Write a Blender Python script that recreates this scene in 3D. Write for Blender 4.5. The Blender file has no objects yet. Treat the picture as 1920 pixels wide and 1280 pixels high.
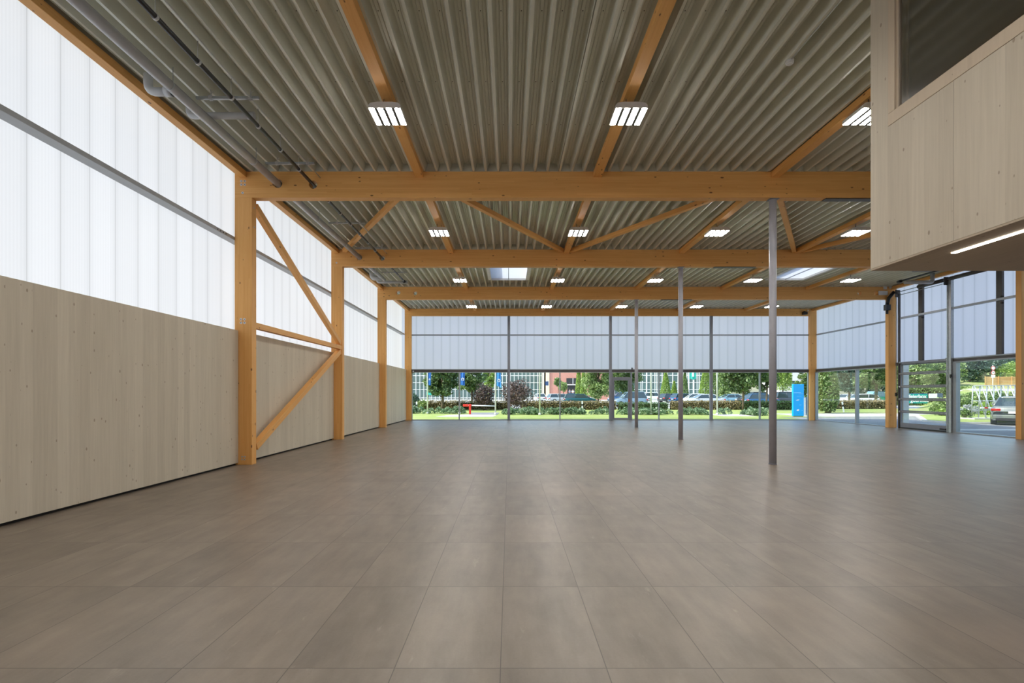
import bpy, bmesh, math, random
from mathutils import Vector, Matrix, Quaternion

SC = bpy.context.scene
COL = SC.collection
PI = math.pi

# ------------------------------------------------------------------ camera, sky, sun, exposure
EYE = 1.555            # camera height
F = 945.0              # focal length in pixels of the 1920 px wide frame
cam_d = bpy.data.cameras.new('camera')
cam_d.sensor_width = 36.0
cam_d.lens = F / 1920 * 36.0
cam_d.shift_x = 5 / 1920
cam_d.shift_y = 97 / 1920
cam_d.clip_start = 0.05
cam_d.clip_end = 1000
cam = bpy.data.objects.new('camera', cam_d)
COL.objects.link(cam)
cam.location = (0, 0, EYE)
cam.rotation_euler = (PI / 2, 0, 0)
SC.camera = cam

SUN_DIR = Vector((-0.64, -0.17, 0.75)).normalized()     # towards the sun
world = bpy.data.worlds.new('sky')
SC.world = world
world.use_nodes = True
wn = world.node_tree
wn.nodes.clear()
w_sky = wn.nodes.new('ShaderNodeTexSky')
w_sky.sky_type = 'NISHITA'
w_sky.sun_disc = False
w_sky.sun_elevation = math.asin(SUN_DIR.z)
w_sky.sun_rotation = math.atan2(SUN_DIR.x, SUN_DIR.y)
w_sky.air_density = 1.2
w_sky.dust_density = 2.0
w_sky.ozone_density = 1.0
w_bg = wn.nodes.new('ShaderNodeBackground')
w_bg.inputs['Strength'].default_value = 0.48
w_out = wn.nodes.new('ShaderNodeOutputWorld')
wn.links.new(w_sky.outputs[0], w_bg.inputs[0])
wn.links.new(w_bg.outputs[0], w_out.inputs[0])

sun_d = bpy.data.lights.new('sun', 'SUN')
sun_d.energy = 6.0
sun_d.angle = 0.02
sun_d.color = (1.0, 0.95, 0.87)
sun = bpy.data.objects.new('sun', sun_d)
COL.objects.link(sun)
sun.location = (-40, -20, 60)
sun.rotation_euler = SUN_DIR.to_track_quat('Z', 'Y').to_euler()

LAMP_STRENGTH = 136.0
STRIP_STRENGTH = 12.0
SC.view_settings.view_transform = 'Standard'
SC.view_settings.look = 'None'
SC.view_settings.gamma = 1.0
SC.view_settings.use_curve_mapping = False
SC.view_settings.exposure = 0.0
SC.cycles.use_denoising = True
SC.cycles.max_bounces = 10
SC.cycles.diffuse_bounces = 5
SC.cycles.glossy_bounces = 3
SC.cycles.transmission_bounces = 6
SC.cycles.transparent_max_bounces = 16
SC.cycles.sample_clamp_indirect = 6.0
SC.cycles.caustics_reflective = False
SC.cycles.caustics_refractive = False

# ------------------------------------------------------------------ helpers
class MB:
    """collects vertices and faces, then links them as ONE mesh object"""
    def __init__(self):
        self.v = []
        self.f = []
        self.m = []
        self.s = []
        self.mi = 0
        self.sm = False

    def face(self, idx):
        self.f.append(tuple(idx)); self.m.append(self.mi); self.s.append(self.sm)

    def quad(self, a, b, c, d):
        n = len(self.v)
        self.v += [tuple(a), tuple(b), tuple(c), tuple(d)]
        self.face((n, n + 1, n + 2, n + 3))
        return self

    def box(self, x0, x1, y0, y1, z0, z1):
        n = len(self.v)
        self.v += [(x0, y0, z0), (x1, y0, z0), (x1, y1, z0), (x0, y1, z0),
                   (x0, y0, z1), (x1, y0, z1), (x1, y1, z1), (x0, y1, z1)]
        for q in ((0, 3, 2, 1), (4, 5, 6, 7), (0, 1, 5, 4), (1, 2, 6, 5), (2, 3, 7, 6), (3, 0, 4, 7)):
            self.face([n + i for i in q])
        return self

    def prism(self, poly, axis, a, b):
        """poly: 2-D outline in the two other axes (in x,y,z order), extruded a..b along axis"""
        n = len(self.v)
        k = len(poly)
        for t in (a, b):
            for (p, q) in poly:
                self.v.append({'x': (t, p, q), 'y': (p, t, q), 'z': (p, q, t)}[axis])
        self.face(list(range(n, n + k))[::-1])
        self.face(range(n + k, n + 2 * k))
        for i in range(k):
            j = (i + 1) % k
            self.face((n + i, n + j, n + k + j, n + k + i))
        return self

    def cyl(self, p0, p1, r, n=14, r1=None, caps=True):
        p0 = Vector(p0); p1 = Vector(p1)
        d = (p1 - p0).normalized()
        u = d.orthogonal().normalized()
        w = d.cross(u)
        r1 = r if r1 is None else r1
        b = len(self.v)
        for (p, rr) in ((p0, r), (p1, r1)):
            for i in range(n):
                a = 2 * PI * i / n
                self.v.append(tuple(p + u * (rr * math.cos(a)) + w * (rr * math.sin(a))))
        s0 = self.sm
        self.sm = True
        for i in range(n):
            j = (i + 1) % n
            self.face((b + i, b + j, b + n + j, b + n + i))
        self.sm = False
        if caps:
            self.face([b + i for i in range(n)][::-1])
            self.face([b + n + i for i in range(n)])
        self.sm = s0
        return self

    def tube(self, pts, r, n=12):
        pts = [Vector(p) for p in pts]
        rings = []
        u = None
        for i, p in enumerate(pts):
            if i == 0: d = pts[1] - pts[0]
            elif i == len(pts) - 1: d = pts[-1] - pts[-2]
            else: d = (pts[i + 1] - p).normalized() + (p - pts[i - 1]).normalized()
            d.normalize()
            u = d.orthogonal().normalized() if u is None else (u - d * u.dot(d)).normalized()
            w = d.cross(u)
            ring = []
            for k in range(n):
                a = 2 * PI * k / n
                ring.append(len(self.v))
                self.v.append(tuple(p + u * (r * math.cos(a)) + w * (r * math.sin(a))))
            rings.append(ring)
        s0 = self.sm
        self.sm = True
        for a, b in zip(rings, rings[1:]):
            for k in range(n):
                j = (k + 1) % n
                self.face((a[k], a[j], b[j], b[k]))
        self.sm = False
        self.face(rings[0][::-1]); self.face(rings[-1])
        self.sm = s0
        return self

    def ball(self, c, rx, ry, rz, nu=14, nv=8):
        b = len(self.v)
        for j in range(nv + 1):
            t = PI * j / nv
            for i in range(nu):
                a = 2 * PI * i / nu
                self.v.append((c[0] + rx * math.sin(t) * math.cos(a), c[1] + ry * math.sin(t) * math.sin(a), c[2] + rz * math.cos(t)))
        s0 = self.sm
        self.sm = True
        for j in range(nv):
            for i in range(nu):
                k = (i + 1) % nu
                self.face((b + j * nu + i, b + (j + 1) * nu + i, b + (j + 1) * nu + k, b + j * nu + k))
        self.sm = s0
        return self

    def build(self, name, mats, parent=None, bevel=0):
        me = bpy.data.meshes.new(name)
        me.from_pydata(self.v, [], self.f)
        for m in (mats if isinstance(mats, (list, tuple)) else [mats]):
            me.materials.append(m)
        me.polygons.foreach_set('material_index', self.m)
        me.polygons.foreach_set('use_smooth', self.s)
        me.update()
        o = bpy.data.objects.new(name, me)
        COL.objects.link(o)
        if parent: o.parent = parent
        if bevel:
            b = o.modifiers.new('bevel', 'BEVEL')
            b.width = bevel
            b.segments = 2
            b.limit_method = 'ANGLE'
        return o


def tag(o, label=None, cat=None, group=None, kind=None):
    if label: o['label'] = label
    if cat: o['category'] = cat
    if group: o['group'] = group
    if kind: o['kind'] = kind
    return o


def empty(name, loc=(0, 0, 0), rz=0.0):
    o = bpy.data.objects.new(name, None)
    o.empty_display_size = 0.2
    COL.objects.link(o)
    o.location = loc
    o.rotation_euler = (0, 0, rz)
    return o


def copy_tree(o, parent=None):
    c = o.copy()
    COL.objects.link(c)
    if parent: c.parent = parent
    for ch in list(o.children):
        copy_tree(ch, c)
    return c


def structure(o):
    o['kind'] = 'structure'
    return o


def smooth_elbow(a, corner, b, r=0.1, n=6):
    """points of a pipe run a -> corner -> b with a rounded corner"""
    a = Vector(a); c = Vector(corner); b = Vector(b)
    p = c + (a - c).normalized() * r
    q = c + (b - c).normalized() * r
    out = [a]
    for i in range(n + 1):
        t = i / n
        out.append(p * (1 - t) ** 2 + c * 2 * t * (1 - t) + q * t ** 2)
    out.append(b)
    return out


# ------------------------------------------------------------------ materials
class NT:
    def __init__(self, name):
        self.mat = bpy.data.materials.new(name)
        self.mat.use_nodes = True
        self.nt = self.mat.node_tree
        self.nt.nodes.clear()
        self.out = self.nt.nodes.new('ShaderNodeOutputMaterial')

    def n(self, typ, inp=None, **props):
        nd = self.nt.nodes.new('ShaderNode' + typ)
        for k, v in props.items(): setattr(nd, k, v)
        for k, v in (inp or {}).items(): self.put(nd.inputs[k], v)
        return nd

    def put(self, sock, v):
        if isinstance(v, bpy.types.NodeSocket): self.nt.links.new(v, sock)
        elif isinstance(v, bpy.types.Node): self.nt.links.new(v.outputs[0], sock)
        else: sock.default_value = v

    def math(self, op, a, b=0.0, c=0.0):
        return self.n('Math', {0: a, 1: b, 2: c}, operation=op).outputs[0]

    def vmul(self, v, k):
        return self.n('VectorMath', {0: v, 1: k}, operation='MULTIPLY').outputs[0]

    def vadd(self, v, k):
        return self.n('VectorMath', {0: v, 1: k}, operation='ADD').outputs[0]

    def noise(self, vec, scale=1.0, detail=3.0, rough=0.55):
        return self.n('TexNoise', {'Vector': vec, 'Scale': scale, 'Detail': detail, 'Roughness': rough}).outputs[0]

    def mixc(self, fac, a, b, blend='MIX'):
        nd = self.n('Mix', data_type='RGBA', blend_type=blend)
        self.put(nd.inputs[0], fac); self.put(nd.inputs[6], a); self.put(nd.inputs[7], b)
        return nd.outputs[2]

    def ramp(self, fac, lo, hi, a=0.0, b=1.0):
        return self.n('MapRange', {0: fac, 1: lo, 2: hi, 3: a, 4: b}).outputs[0]

    def scale_col(self, col, fac):
        return self.n('VectorMath', {0: col, 'Scale': fac}, operation='SCALE').outputs[0]

    def finish(self, col, rough=0.5, metal=0.0, spec=0.5, bump=None, bump_d=0.002, extra=None):
        p = self.n('BsdfPrincipled')
        self.put(p.inputs['Base Color'], col)
        self.put(p.inputs['Roughness'], rough)
        self.put(p.inputs['Metallic'], metal)
        self.put(p.inputs['Specular IOR Level'], spec)
        if bump is not None:
            b = self.n('Bump', {'Height': bump, 'Distance': bump_d, 'Strength': 0.6})
            self.put(p.inputs['Normal'], b.outputs[0])
        self.nt.links.new(p.outputs[0], self.out.inputs[0])
        return self.mat

    def obj(self, shuffle=0.0):
        v = self.n('TexCoord').outputs['Object']
        if shuffle:
            r = self.n('ObjectInfo').outputs['Random']
            off = self.n('CombineXYZ', {0: self.math('MULTIPLY', r, shuffle), 1: self.math('MULTIPLY', r, shuffle * 0.37), 2: self.math('MULTIPLY', r, shuffle * 0.11)})
            v = self.vadd(v, off.outputs[0])
        return v


def C(r, g, b): return (r, g, b, 1.0)


def plain(name, col, rough=0.5, metal=0.0, spec=0.5, vary=0.06, scale=6.0):
    """painted or plain surface with a little unevenness"""
    t = NT(name)
    nz = t.noise(t.obj(), scale, 4.0)
    k = t.ramp(nz, 0.25, 0.75, 1.0 - vary, 1.0 + vary)
    c = t.scale_col(C(*col)[:3], k)
    r = t.ramp(nz, 0.2, 0.8, max(0.02, rough - 0.05), min(1.0, rough + 0.05))
    return t.finish(c, r, metal, spec)


def glulam():
    """orange glued laminated timber: lamellae, grain along local X, knots"""
    t = NT('glulam')
    v = t.obj(40.0)
    s = t.n('SeparateXYZ', {0: v})
    x, y, z = s.outputs[0], s.outputs[1], s.outputs[2]
    lam = t.math('FLOOR', t.math('DIVIDE', z, 0.04))
    seg = t.math('FLOOR', t.math('ADD', t.math('DIVIDE', x, 2.3), t.math('MULTIPLY', lam, 0.371)))
    wn_ = t.n('TexWhiteNoise', {'Vector': t.n('CombineXYZ', {0: seg, 1: lam, 2: 1.7}).outputs[0]}, noise_dimensions='3D')
    grain = t.noise(t.vmul(v, (0.9, 26.0, 26.0)), 1.6, 5.0, 0.6)
    fine = t.noise(t.vmul(v, (2.0, 110.0, 110.0)), 1.0, 2.0, 0.5)
    tone = t.math('ADD', t.math('MULTIPLY', wn_.outputs[0], 0.16), t.math('MULTIPLY', grain, 0.42))
    tone = t.math('ADD', tone, t.math('MULTIPLY', fine, 0.12))
    col = t.mixc(t.ramp(tone, 0.15, 0.6), C(0.89, 0.51, 0.175), C(0.73, 0.335, 0.085))
    # knots: small dark ovals
    kv = t.vmul(v, (4.2, 9.0, 9.0))
    vor = t.n('TexVoronoi', {'Vector': kv, 'Scale': 1.0, 'Randomness': 1.0}, feature='F1')
    pick = t.n('SeparateXYZ', {0: vor.outputs['Color']}).outputs[0]
    size = t.ramp(pick, 0.35, 1.0, 0.0, 0.19)
    knot = t.ramp(t.math('SUBTRACT', size, vor.outputs['Distance']), 0.0, 0.05)
    col = t.mixc(t.math('MULTIPLY', knot, 0.85), col, C(0.15, 0.055, 0.018))
    zz = t.math('SUBTRACT', t.math('DIVIDE', z, 0.04), lam)
    joint = t.ramp(t.math('ABSOLUTE', t.math('SUBTRACT', zz, 0.5)), 0.47, 0.5)
    col = t.mixc(t.math('MULTIPLY', joint, 0.22), col, C(0.22, 0.10, 0.03))
    return t.finish(col, 0.5, 0.0, 0.35, fine, 0.0008)


def clt(name, lo, hi, plank=0.17, flat=False):
    """pale whitewashed spruce boards with upright grain, soft board tones and small knots"""
    t = NT(name)
    v = t.obj()
    s = t.n('SeparateXYZ', {0: v})
    h = s.outputs[0] if flat else t.math('ADD', s.outputs[0], s.outputs[1])
    z = s.outputs[1] if flat else s.outputs[2]
    pl = t.math('FLOOR', t.math('DIVIDE', h, plank))
    wn_ = t.n('TexWhiteNoise', {1: pl}, noise_dimensions='1D')
    gv = t.n('CombineXYZ', {0: t.math('MULTIPLY', h, 22.0), 1: t.math('MULTIPLY', z, 0.8), 2: t.math('MULTIPLY', wn_.outputs[0], 9.0)})
    grain = t.noise(gv.outputs[0], 1.5, 5.0, 0.6)
    cloud = t.noise(t.vmul(v, (0.5, 0.5, 0.35)), 1.2, 3.0)
    tone = t.math('ADD', t.math('MULTIPLY', wn_.outputs[0], 0.22), t.math('MULTIPLY', grain, 0.5))
    tone = t.math('ADD', tone, t.math('MULTIPLY', cloud, 0.2))
    col = t.mixc(t.ramp(tone, 0.2, 0.75), hi, lo)
    kv = t.n('CombineXYZ', {0: t.math('MULTIPLY', h, 15.0), 1: t.math('MULTIPLY', z, 8.5), 2: t.math('MULTIPLY', pl, 3.1)})
    vor = t.n('TexVoronoi', {'Vector': kv.outputs[0], 'Scale': 1.0}, feature='F1')
    pick = t.n('SeparateXYZ', {0: vor.outputs['Color']}).outputs[0]
    size = t.ramp(pick, 0.60, 1.0, 0.0, 0.24)
    knot = t.ramp(t.math('SUBTRACT', size, vor.outputs['Distance']), 0.0, 0.07)
    col = t.mixc(t.math('MULTIPLY', knot, 0.6), col, C(0.23, 0.15, 0.09))
    fr = t.math('SUBTRACT', t.math('DIVIDE', h, plank), pl)
    joint = t.ramp(t.math('ABSOLUTE', t.math('SUBTRACT', fr, 0.5)), 0.488, 0.5)
    col = t.mixc(t.math('MULTIPLY', joint, 0.12), col, C(0.25, 0.18, 0.11))
    return t.finish(col, 0.6, 0.0, 0.3)


def floor_tiles():
    """taupe stoneware slabs 0.6 x 1.2 m laid in line, thin dark joints, clouded wear"""
    t = NT('floor_tiles')
    v = t.obj()
    s = t.n('SeparateXYZ', {0: v})
    a = t.math('DIVIDE', t.math('ADD', s.outputs[0], 0.05), 0.6)
    b = t.math('DIVIDE', t.math('SUBTRACT', s.outputs[1], 0.452), 1.2)
    ia, ib = t.math('FLOOR', a), t.math('FLOOR', b)
    fa, fb = t.math('SUBTRACT', a, ia), t.math('SUBTRACT', b, ib)
    ea = t.math('MULTIPLY', t.math('SUBTRACT', 0.5, t.math('ABSOLUTE', t.math('SUBTRACT', fa, 0.5))), 0.6)
    eb = t.math('MULTIPLY', t.math('SUBTRACT', 0.5, t.math('ABSOLUTE', t.math('SUBTRACT', fb, 0.5))), 1.2)
    edge = t.math('MINIMUM', ea, eb)
    joint = t.ramp(edge, 0.0020, 0.0036, 1.0, 0.0)
    wn_ = t.n('TexWhiteNoise', {'Vector': t.n('CombineXYZ', {0: ia, 1: ib}).outputs[0]}, noise_dimensions='2D')
    per = wn_.outputs[0]
    off = t.vadd(v, t.scale_col(wn_.outputs[1], 30.0))
    streak = t.noise(t.vmul(off, (5.0, 1.1, 1.0)), 1.3, 6.0, 0.62)
    cloud = t.noise(off, 2.6, 5.0, 0.6)
    fine = t.noise(v, 60.0, 3.0, 0.6)
    tone = t.math('ADD', t.math('MULTIPLY', per, 0.10), t.math('MULTIPLY', streak, 0.46))
    tone = t.math('ADD', tone, t.math('MULTIPLY', cloud, 0.26))
    tone = t.math('ADD', tone, t.math('MULTIPLY', fine, 0.10))
    col = t.mixc(t.ramp(tone, 0.32, 0.60), C(0.158, 0.129, 0.100), C(0.280, 0.231, 0.180))
    wear = t.ramp(t.noise(t.vmul(off, (7.0, 1.6, 1.0)), 0.9, 5.0, 0.7), 0.64, 0.74)
    col = t.mixc(t.math('MULTIPLY', wear, 0.4), col, C(0.50, 0.43, 0.35))
    rust = t.ramp(t.noise(t.vadd(v, (3.3, 1.0, 0)), 0.35, 2.0), 0.55, 0.75)
    col = t.mixc(t.math('MULTIPLY', rust, 0.3), col, C(0.36, 0.26, 0.185))
    col = t.mixc(t.math('MULTIPLY', joint, 0.9), col, C(0.07, 0.055, 0.045))
    return t.finish(col, 0.38, 0.0, 0.9)


def deck_metal():
    t = NT('deck_metal')
    v = t.obj()
    nz = t.noise(t.vmul(v, (3.0, 0.25, 3.0)), 1.0, 3.0)
    col = t.mixc(t.ramp(nz, 0.3, 0.7), C(0.63, 0.635, 0.55), C(0.73, 0.73, 0.64))
    # lines of screws across the ribs
    s = t.n('SeparateXYZ', {0: v})
    return t.finish(col, 0.36, 0.1, 0.5)


def polycarbonate(name, axis, pitch, offset, amount, tint):
    """inner skin of a hollow translucent panel wall: diffusing, with upright seams and faint chambers"""
    t = NT(name)
    v = t.obj()
    s = t.n('SeparateXYZ', {0: v})
    h = t.math('ADD', s.outputs[axis], offset)
    u = t.math('DIVIDE', h, pitch)
    fr = t.math('SUBTRACT', u, t.math('FLOOR', u))
    dist = t.math('MULTIPLY', t.math('SUBTRACT', 0.5, t.math('ABSOLUTE', t.math('SUBTRACT', fr, 0.5))), pitch)
    seam = t.ramp(dist, 0.004, 0.014, 1.0, 0.0)
    soft = t.ramp(dist, 0.0, 0.11, 1.0, 0.0)
    wn_ = t.n('TexWhiteNoise', {1: t.math('FLOOR', u)}, noise_dimensions='1D').outputs[0]
    cell = t.math('SINE', t.math('MULTIPLY', h, 2 * PI / 0.048))
    k = t.math('ADD', 1.0, t.math('MULTIPLY', cell, 0.018))
    k = t.math('MULTIPLY', k, t.ramp(wn_, 0, 1, 0.965, 1.02))
    k = t.math('MULTIPLY', k, t.ramp(seam, 0, 1, 1.0, 0.80))
    k = t.math('MULTIPLY', k, t.ramp(soft, 0, 1, 1.0, 0.93))
    col = t.scale_col(tint, k)
    tr = t.n('BsdfTranslucent', {'Color': col})
    df = t.n('BsdfDiffuse', {'Color': t.scale_col((0.75, 0.77, 0.80), k)})
    mx = t.n('MixShader', {0: amount, 1: df.outputs[0], 2: tr.outputs[0]})
    gl = t.n('BsdfGlossy', {'Color': C(1, 1, 1), 'Roughness': 0.35})
    fz = t.n('Fresnel', {'IOR': 1.35})
    m2 = t.n('MixShader', {0: t.math('MULTIPLY', fz.outputs[0], 0.5), 1: mx.outputs[0], 2: gl.outputs[0]})
    t.nt.links.new(m2.outputs[0], t.out.inputs[0])
    return t.mat


def glass(name, tint, refl=1.0, rough=0.0, ior=1.5):
    t = NT(name)
    tr = t.n('BsdfTransparent', {'Color': tint})
    gl = t.n('BsdfGlossy', {'Color': C(1, 1, 1), 'Roughness': rough})
    fz = t.n('Fresnel', {'IOR': ior})
    mx = t.n('MixShader', {0: t.math('MULTIPLY', fz.outputs[0], refl), 1: tr.outputs[0], 2: gl.outputs[0]})
    t.nt.links.new(mx.outputs[0], t.out.inputs[0])
    return t.mat


def emitter(name, col, strength):
    t = NT(name)
    e = t.n('Emission', {'Color': C(*col), 'Strength': strength})
    t.nt.links.new(e.outputs[0], t.out.inputs[0])
    return t.mat


def leaves(name, dark, mid, light, trans=0.35):
    t = NT(name)
    r = t.n('NewGeometry').outputs['Random Per Island']
    nz = t.noise(t.obj(), 1.3, 2.0)
    k = t.math('ADD', t.math('MULTIPLY', r, 0.7), t.math('MULTIPLY', nz, 0.5))
    c = t.mixc(t.ramp(k, 0.15, 0.6), C(*dark), C(*mid))
    c = t.mixc(t.ramp(k, 0.6, 1.0), c, C(*light))
    d = t.n('BsdfDiffuse', {'Color': c})
    tr = t.n('BsdfTranslucent', {'Color': c})
    mx = t.n('MixShader', {0: trans, 1: d.outputs[0], 2: tr.outputs[0]})
    gl = t.n('BsdfGlossy', {'Color': C(1, 1, 1), 'Roughness': 0.5})
    m2 = t.n('MixShader', {0: 0.05, 1: mx.outputs[0], 2: gl.outputs[0]})
    t.nt.links.new(m2.outputs[0], t.out.inputs[0])
    return t.mat


def ground(name, a, b, c, scale, rough=0.9):
    t = NT(name)
    v = t.obj()
    n1 = t.noise(v, scale, 6.0, 0.65)
    n2 = t.noise(v, scale * 0.08, 3.0)
    col = t.mixc(t.ramp(n1, 0.3, 0.7), C(*a), C(*b))
    col = t.mixc(t.math('MULTIPLY', t.ramp(n2, 0.45, 0.65), 0.6), col, C(*c))
    return t.finish(col, rough, 0.0, 0.2)


M = {}
M['glulam'] = glulam()
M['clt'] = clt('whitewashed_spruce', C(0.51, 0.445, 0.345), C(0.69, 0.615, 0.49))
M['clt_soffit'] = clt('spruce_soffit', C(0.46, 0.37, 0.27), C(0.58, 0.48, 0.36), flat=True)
M['trim_wood'] = clt('trim_spruce', C(0.60, 0.49, 0.36), C(0.70, 0.59, 0.45), 3.0)
M['tiles'] = floor_tiles()
M['deck'] = deck_metal()
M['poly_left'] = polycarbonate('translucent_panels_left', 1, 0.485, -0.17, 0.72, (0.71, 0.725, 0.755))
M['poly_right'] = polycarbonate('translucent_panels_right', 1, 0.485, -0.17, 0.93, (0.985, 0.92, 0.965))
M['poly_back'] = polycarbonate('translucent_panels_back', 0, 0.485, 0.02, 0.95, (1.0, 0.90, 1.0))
M['poly_outer'] = glass('panel_outer_skin', C(0.95, 0.97, 0.98), 0.6, 0.15)
M['opal'] = polycarbonate('opal_dome', 0, 50.0, 9.0, 0.6, (0.86, 0.92, 0.99))
M['glass'] = glass('clear_glass', C(0.93, 0.97, 0.95), 0.10)
M['glass_dark'] = glass('gallery_glass', C(0.86, 0.84, 0.74), 1.4, 0.10, 3.0)
M['steel_grey'] = plain('grey_painted_steel', (0.215, 0.228, 0.268), 0.42)
M['column_grey'] = plain('grey_column_paint', (0.45, 0.455, 0.51), 0.42)
M['steel_dark'] = plain('dark_bronze_steel', (0.075, 0.068, 0.066), 0.45)
M['alu_grey'] = plain('grey_aluminium', (0.34, 0.37, 0.41), 0.34, 0.3)
M['galv'] = plain('galvanised_steel', (0.45, 0.48, 0.50), 0.38, 0.6, vary=0.14, scale=14)
M['black'] = plain('black_plastic', (0.014, 0.014, 0.015), 0.35)
M['gap'] = plain('dark_shadow_joint', (0.02, 0.018, 0.016), 0.8)
M['pipe_grey'] = plain('grey_pipe', (0.46, 0.46, 0.475), 0.22)
M['pipe_white'] = plain('pale_grey_pipe', (0.58, 0.60, 0.62), 0.35)
M['lamp_body'] = plain('lamp_housing', (0.70, 0.68, 0.66), 0.45)
M['lamp_gap'] = plain('lamp_louvre', (0.10, 0.09, 0.085), 0.5)
M['lamp'] = emitter('lamp_light', (1.0, 0.955, 0.90), LAMP_STRENGTH)
M['strip'] = emitter('strip_light', (1.0, 0.90, 0.76), STRIP_STRENGTH)
M['white'] = plain('white_plastic', (0.72, 0.72, 0.71), 0.4)
M['bolt'] = plain('zinc_washer', (0.62, 0.62, 0.62), 0.35, 0.5)
M['roof'] = plain('roof_felt', (0.30, 0.30, 0.30), 0.9)
# ================================================================== THE HALL
BAY = [10.97, 16.92, 22.85, 28.80]         # front faces of the four timber frames in view
TH = 0.195                                 # thickness of beams and columns
ZB, ZT = 5.81, 6.38                        # main beam underside / top
XL, XR = -6.2, 17.62                       # translucent side walls
YB = 29.05                                 # rear glazed wall
YF = -8.0                                  # wall behind the camera
ZL, ZU = 6.385, 6.565                       # roof deck: lower / upper flange
PURLINS = [-1.955, 1.915, 5.785, 9.655, 13.525]
SKY = [(-0.76, 0.70, 18.9, 21.5), (11.06, 12.50, 18.9, 21.5)]

# ---- floor
f = MB(); f.box(XL - 0.15, XR + 0.1, YF - 0.2, YB + 0.1, -0.25, 0.0)
structure(f.build('floor', M['tiles']))

# ---- ceiling: trapezoidal sheet running along y
PROF = [(0, ZL), (0.040, ZL), (0.088, ZU), (0.121, ZU), (0.128, ZU - 0.010), (0.135, ZU), (0.173, ZU), (0.180, ZU - 0.010), (0.187, ZU), (0.220, ZU), (0.268, ZL)]
X0 = -5.9 + 0.01
def deck_strip(mb, y0, y1, skip=()):
    i = 0
    while X0 + i * 0.268 < 17.45:
        x = X0 + i * 0.268
        i += 1
        if any(a - 0.16 < x + 0.134 < b + 0.16 for a, b in skip): continue
        for (a, za), (b, zb) in zip(PROF, PROF[1:]):
            mb.quad((x + a, y0, za), (x + b, y0, zb), (x + b, y1, zb), (x + a, y1, za))
d = MB()
deck_strip(d, YF, 18.9)
deck_strip(d, 18.9, 21.5, [(s[0], s[1]) for s in SKY])
deck_strip(d, 21.5, YB)
ceiling = structure(d.build('ceiling', M['deck']))
ceiling.modifiers.new('sheet', 'SOLIDIFY').thickness = 0.0015
# profile closures over each main beam
c = MB()
for yb in BAY:
    i = 0
    while X0 + i * 0.268 < 17.45:
        x = X0 + i * 0.268
        i += 1
        c.quad((x + 0.040, yb + 0.03, ZL - 0.004), (x + 0.266, yb + 0.03, ZL - 0.004), (x + 0.219, yb + 0.03, ZU - 0.003), (x + 0.089, yb + 0.03, ZU - 0.003))
c.build('profile_closure', M['deck'], ceiling)
# seam flashings and screw heads of the deck
c = MB()
for yy in (6.6, 8.1, 9.4, 13.0, 15.0, 19.2, 21.0, 25.2, 27.0):
    i = 0
    while X0 + i * 0.268 < 17.2:
        x = X0 + i * 0.268
        i += 1
        if 18.8 < yy < 21.6 and any(a - 0.3 < x + 0.1 < b + 0.3 for a, b, _, _ in SKY): continue
        c.cyl((x + 0.152, yy, ZU - 0.007), (x + 0.152, yy, ZU - 0.001), 0.007, 6)
c.build('screw_heads', M['gap'], ceiling)['kind'] = 'stuff'
c = MB()
for xx in (-5.75 + 0.25, 1.15, 8.9):
    i = round((xx - X0) / 0.268)
    x = X0 + i * 0.268
    c.box(x - 0.022, x - 0.016, YF, YB, ZL - 0.002, ZL + 0.03)
c.build('sheet_seam', M['deck'], ceiling)

# roof build-up over the deck, with openings for the rooflights
r = MB()
y0 = YF - 0.3
r.box(XL - 0.09, XR + 0.2, y0, 18.9, 6.62, 6.95)
r.box(XL - 0.09, XR + 0.2, 21.5, YB + 0.4, 6.62, 6.95)
r.box(XL - 0.09, SKY[0][0], 18.9, 21.5, 6.62, 6.95)
r.box(SKY[0][1], SKY[1][0], 18.9, 21.5, 6.62, 6.95)
r.box(SKY[1][1], XR + 0.2, 18.9, 21.5, 6.62, 6.95)
structure(r.build('roof', M['roof']))

for i, (a, b, ya, yb) in enumerate(SKY):
    s = empty('skylight', ((a + b) / 2, (ya + yb) / 2, ZL))
    tag(s, ['square rooflight between the two nearest purlins of the ceiling, clear of any column',
            'square rooflight seen just beyond the thickest round steel column'][i], 'skylight', 'rooflights in the ceiling')
    hx, hy = (b - a) / 2, (yb - ya) / 2
    m = MB()
    m.box(-hx - 0.14, -hx, -hy - 0.02, hy + 0.02, -0.004, 0.62); m.box(hx, hx + 0.14, -hy - 0.02, hy + 0.02, -0.004, 0.62)
    m.box(-hx - 0.14, hx + 0.14, hy, hy + 0.03, -0.01, 0.62); m.box(-hx - 0.14, hx + 0.14, -hy - 0.03, -hy, -0.01, 0.62)
    m.build('frame', M['white'], s)
    m = MB(); m.mi = 1; m.box(-hx, hx, -hy, hy, 0.07, 0.10); m.m[0] = 0; m.build('opal_pane', [M['opal'], M['poly_outer']], s)
    m = MB(); m.box(-0.012, 0.012, -hy, hy, 0.02, 0.05); m.build('glazing_bar', M['alu_grey'], s)

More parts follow.
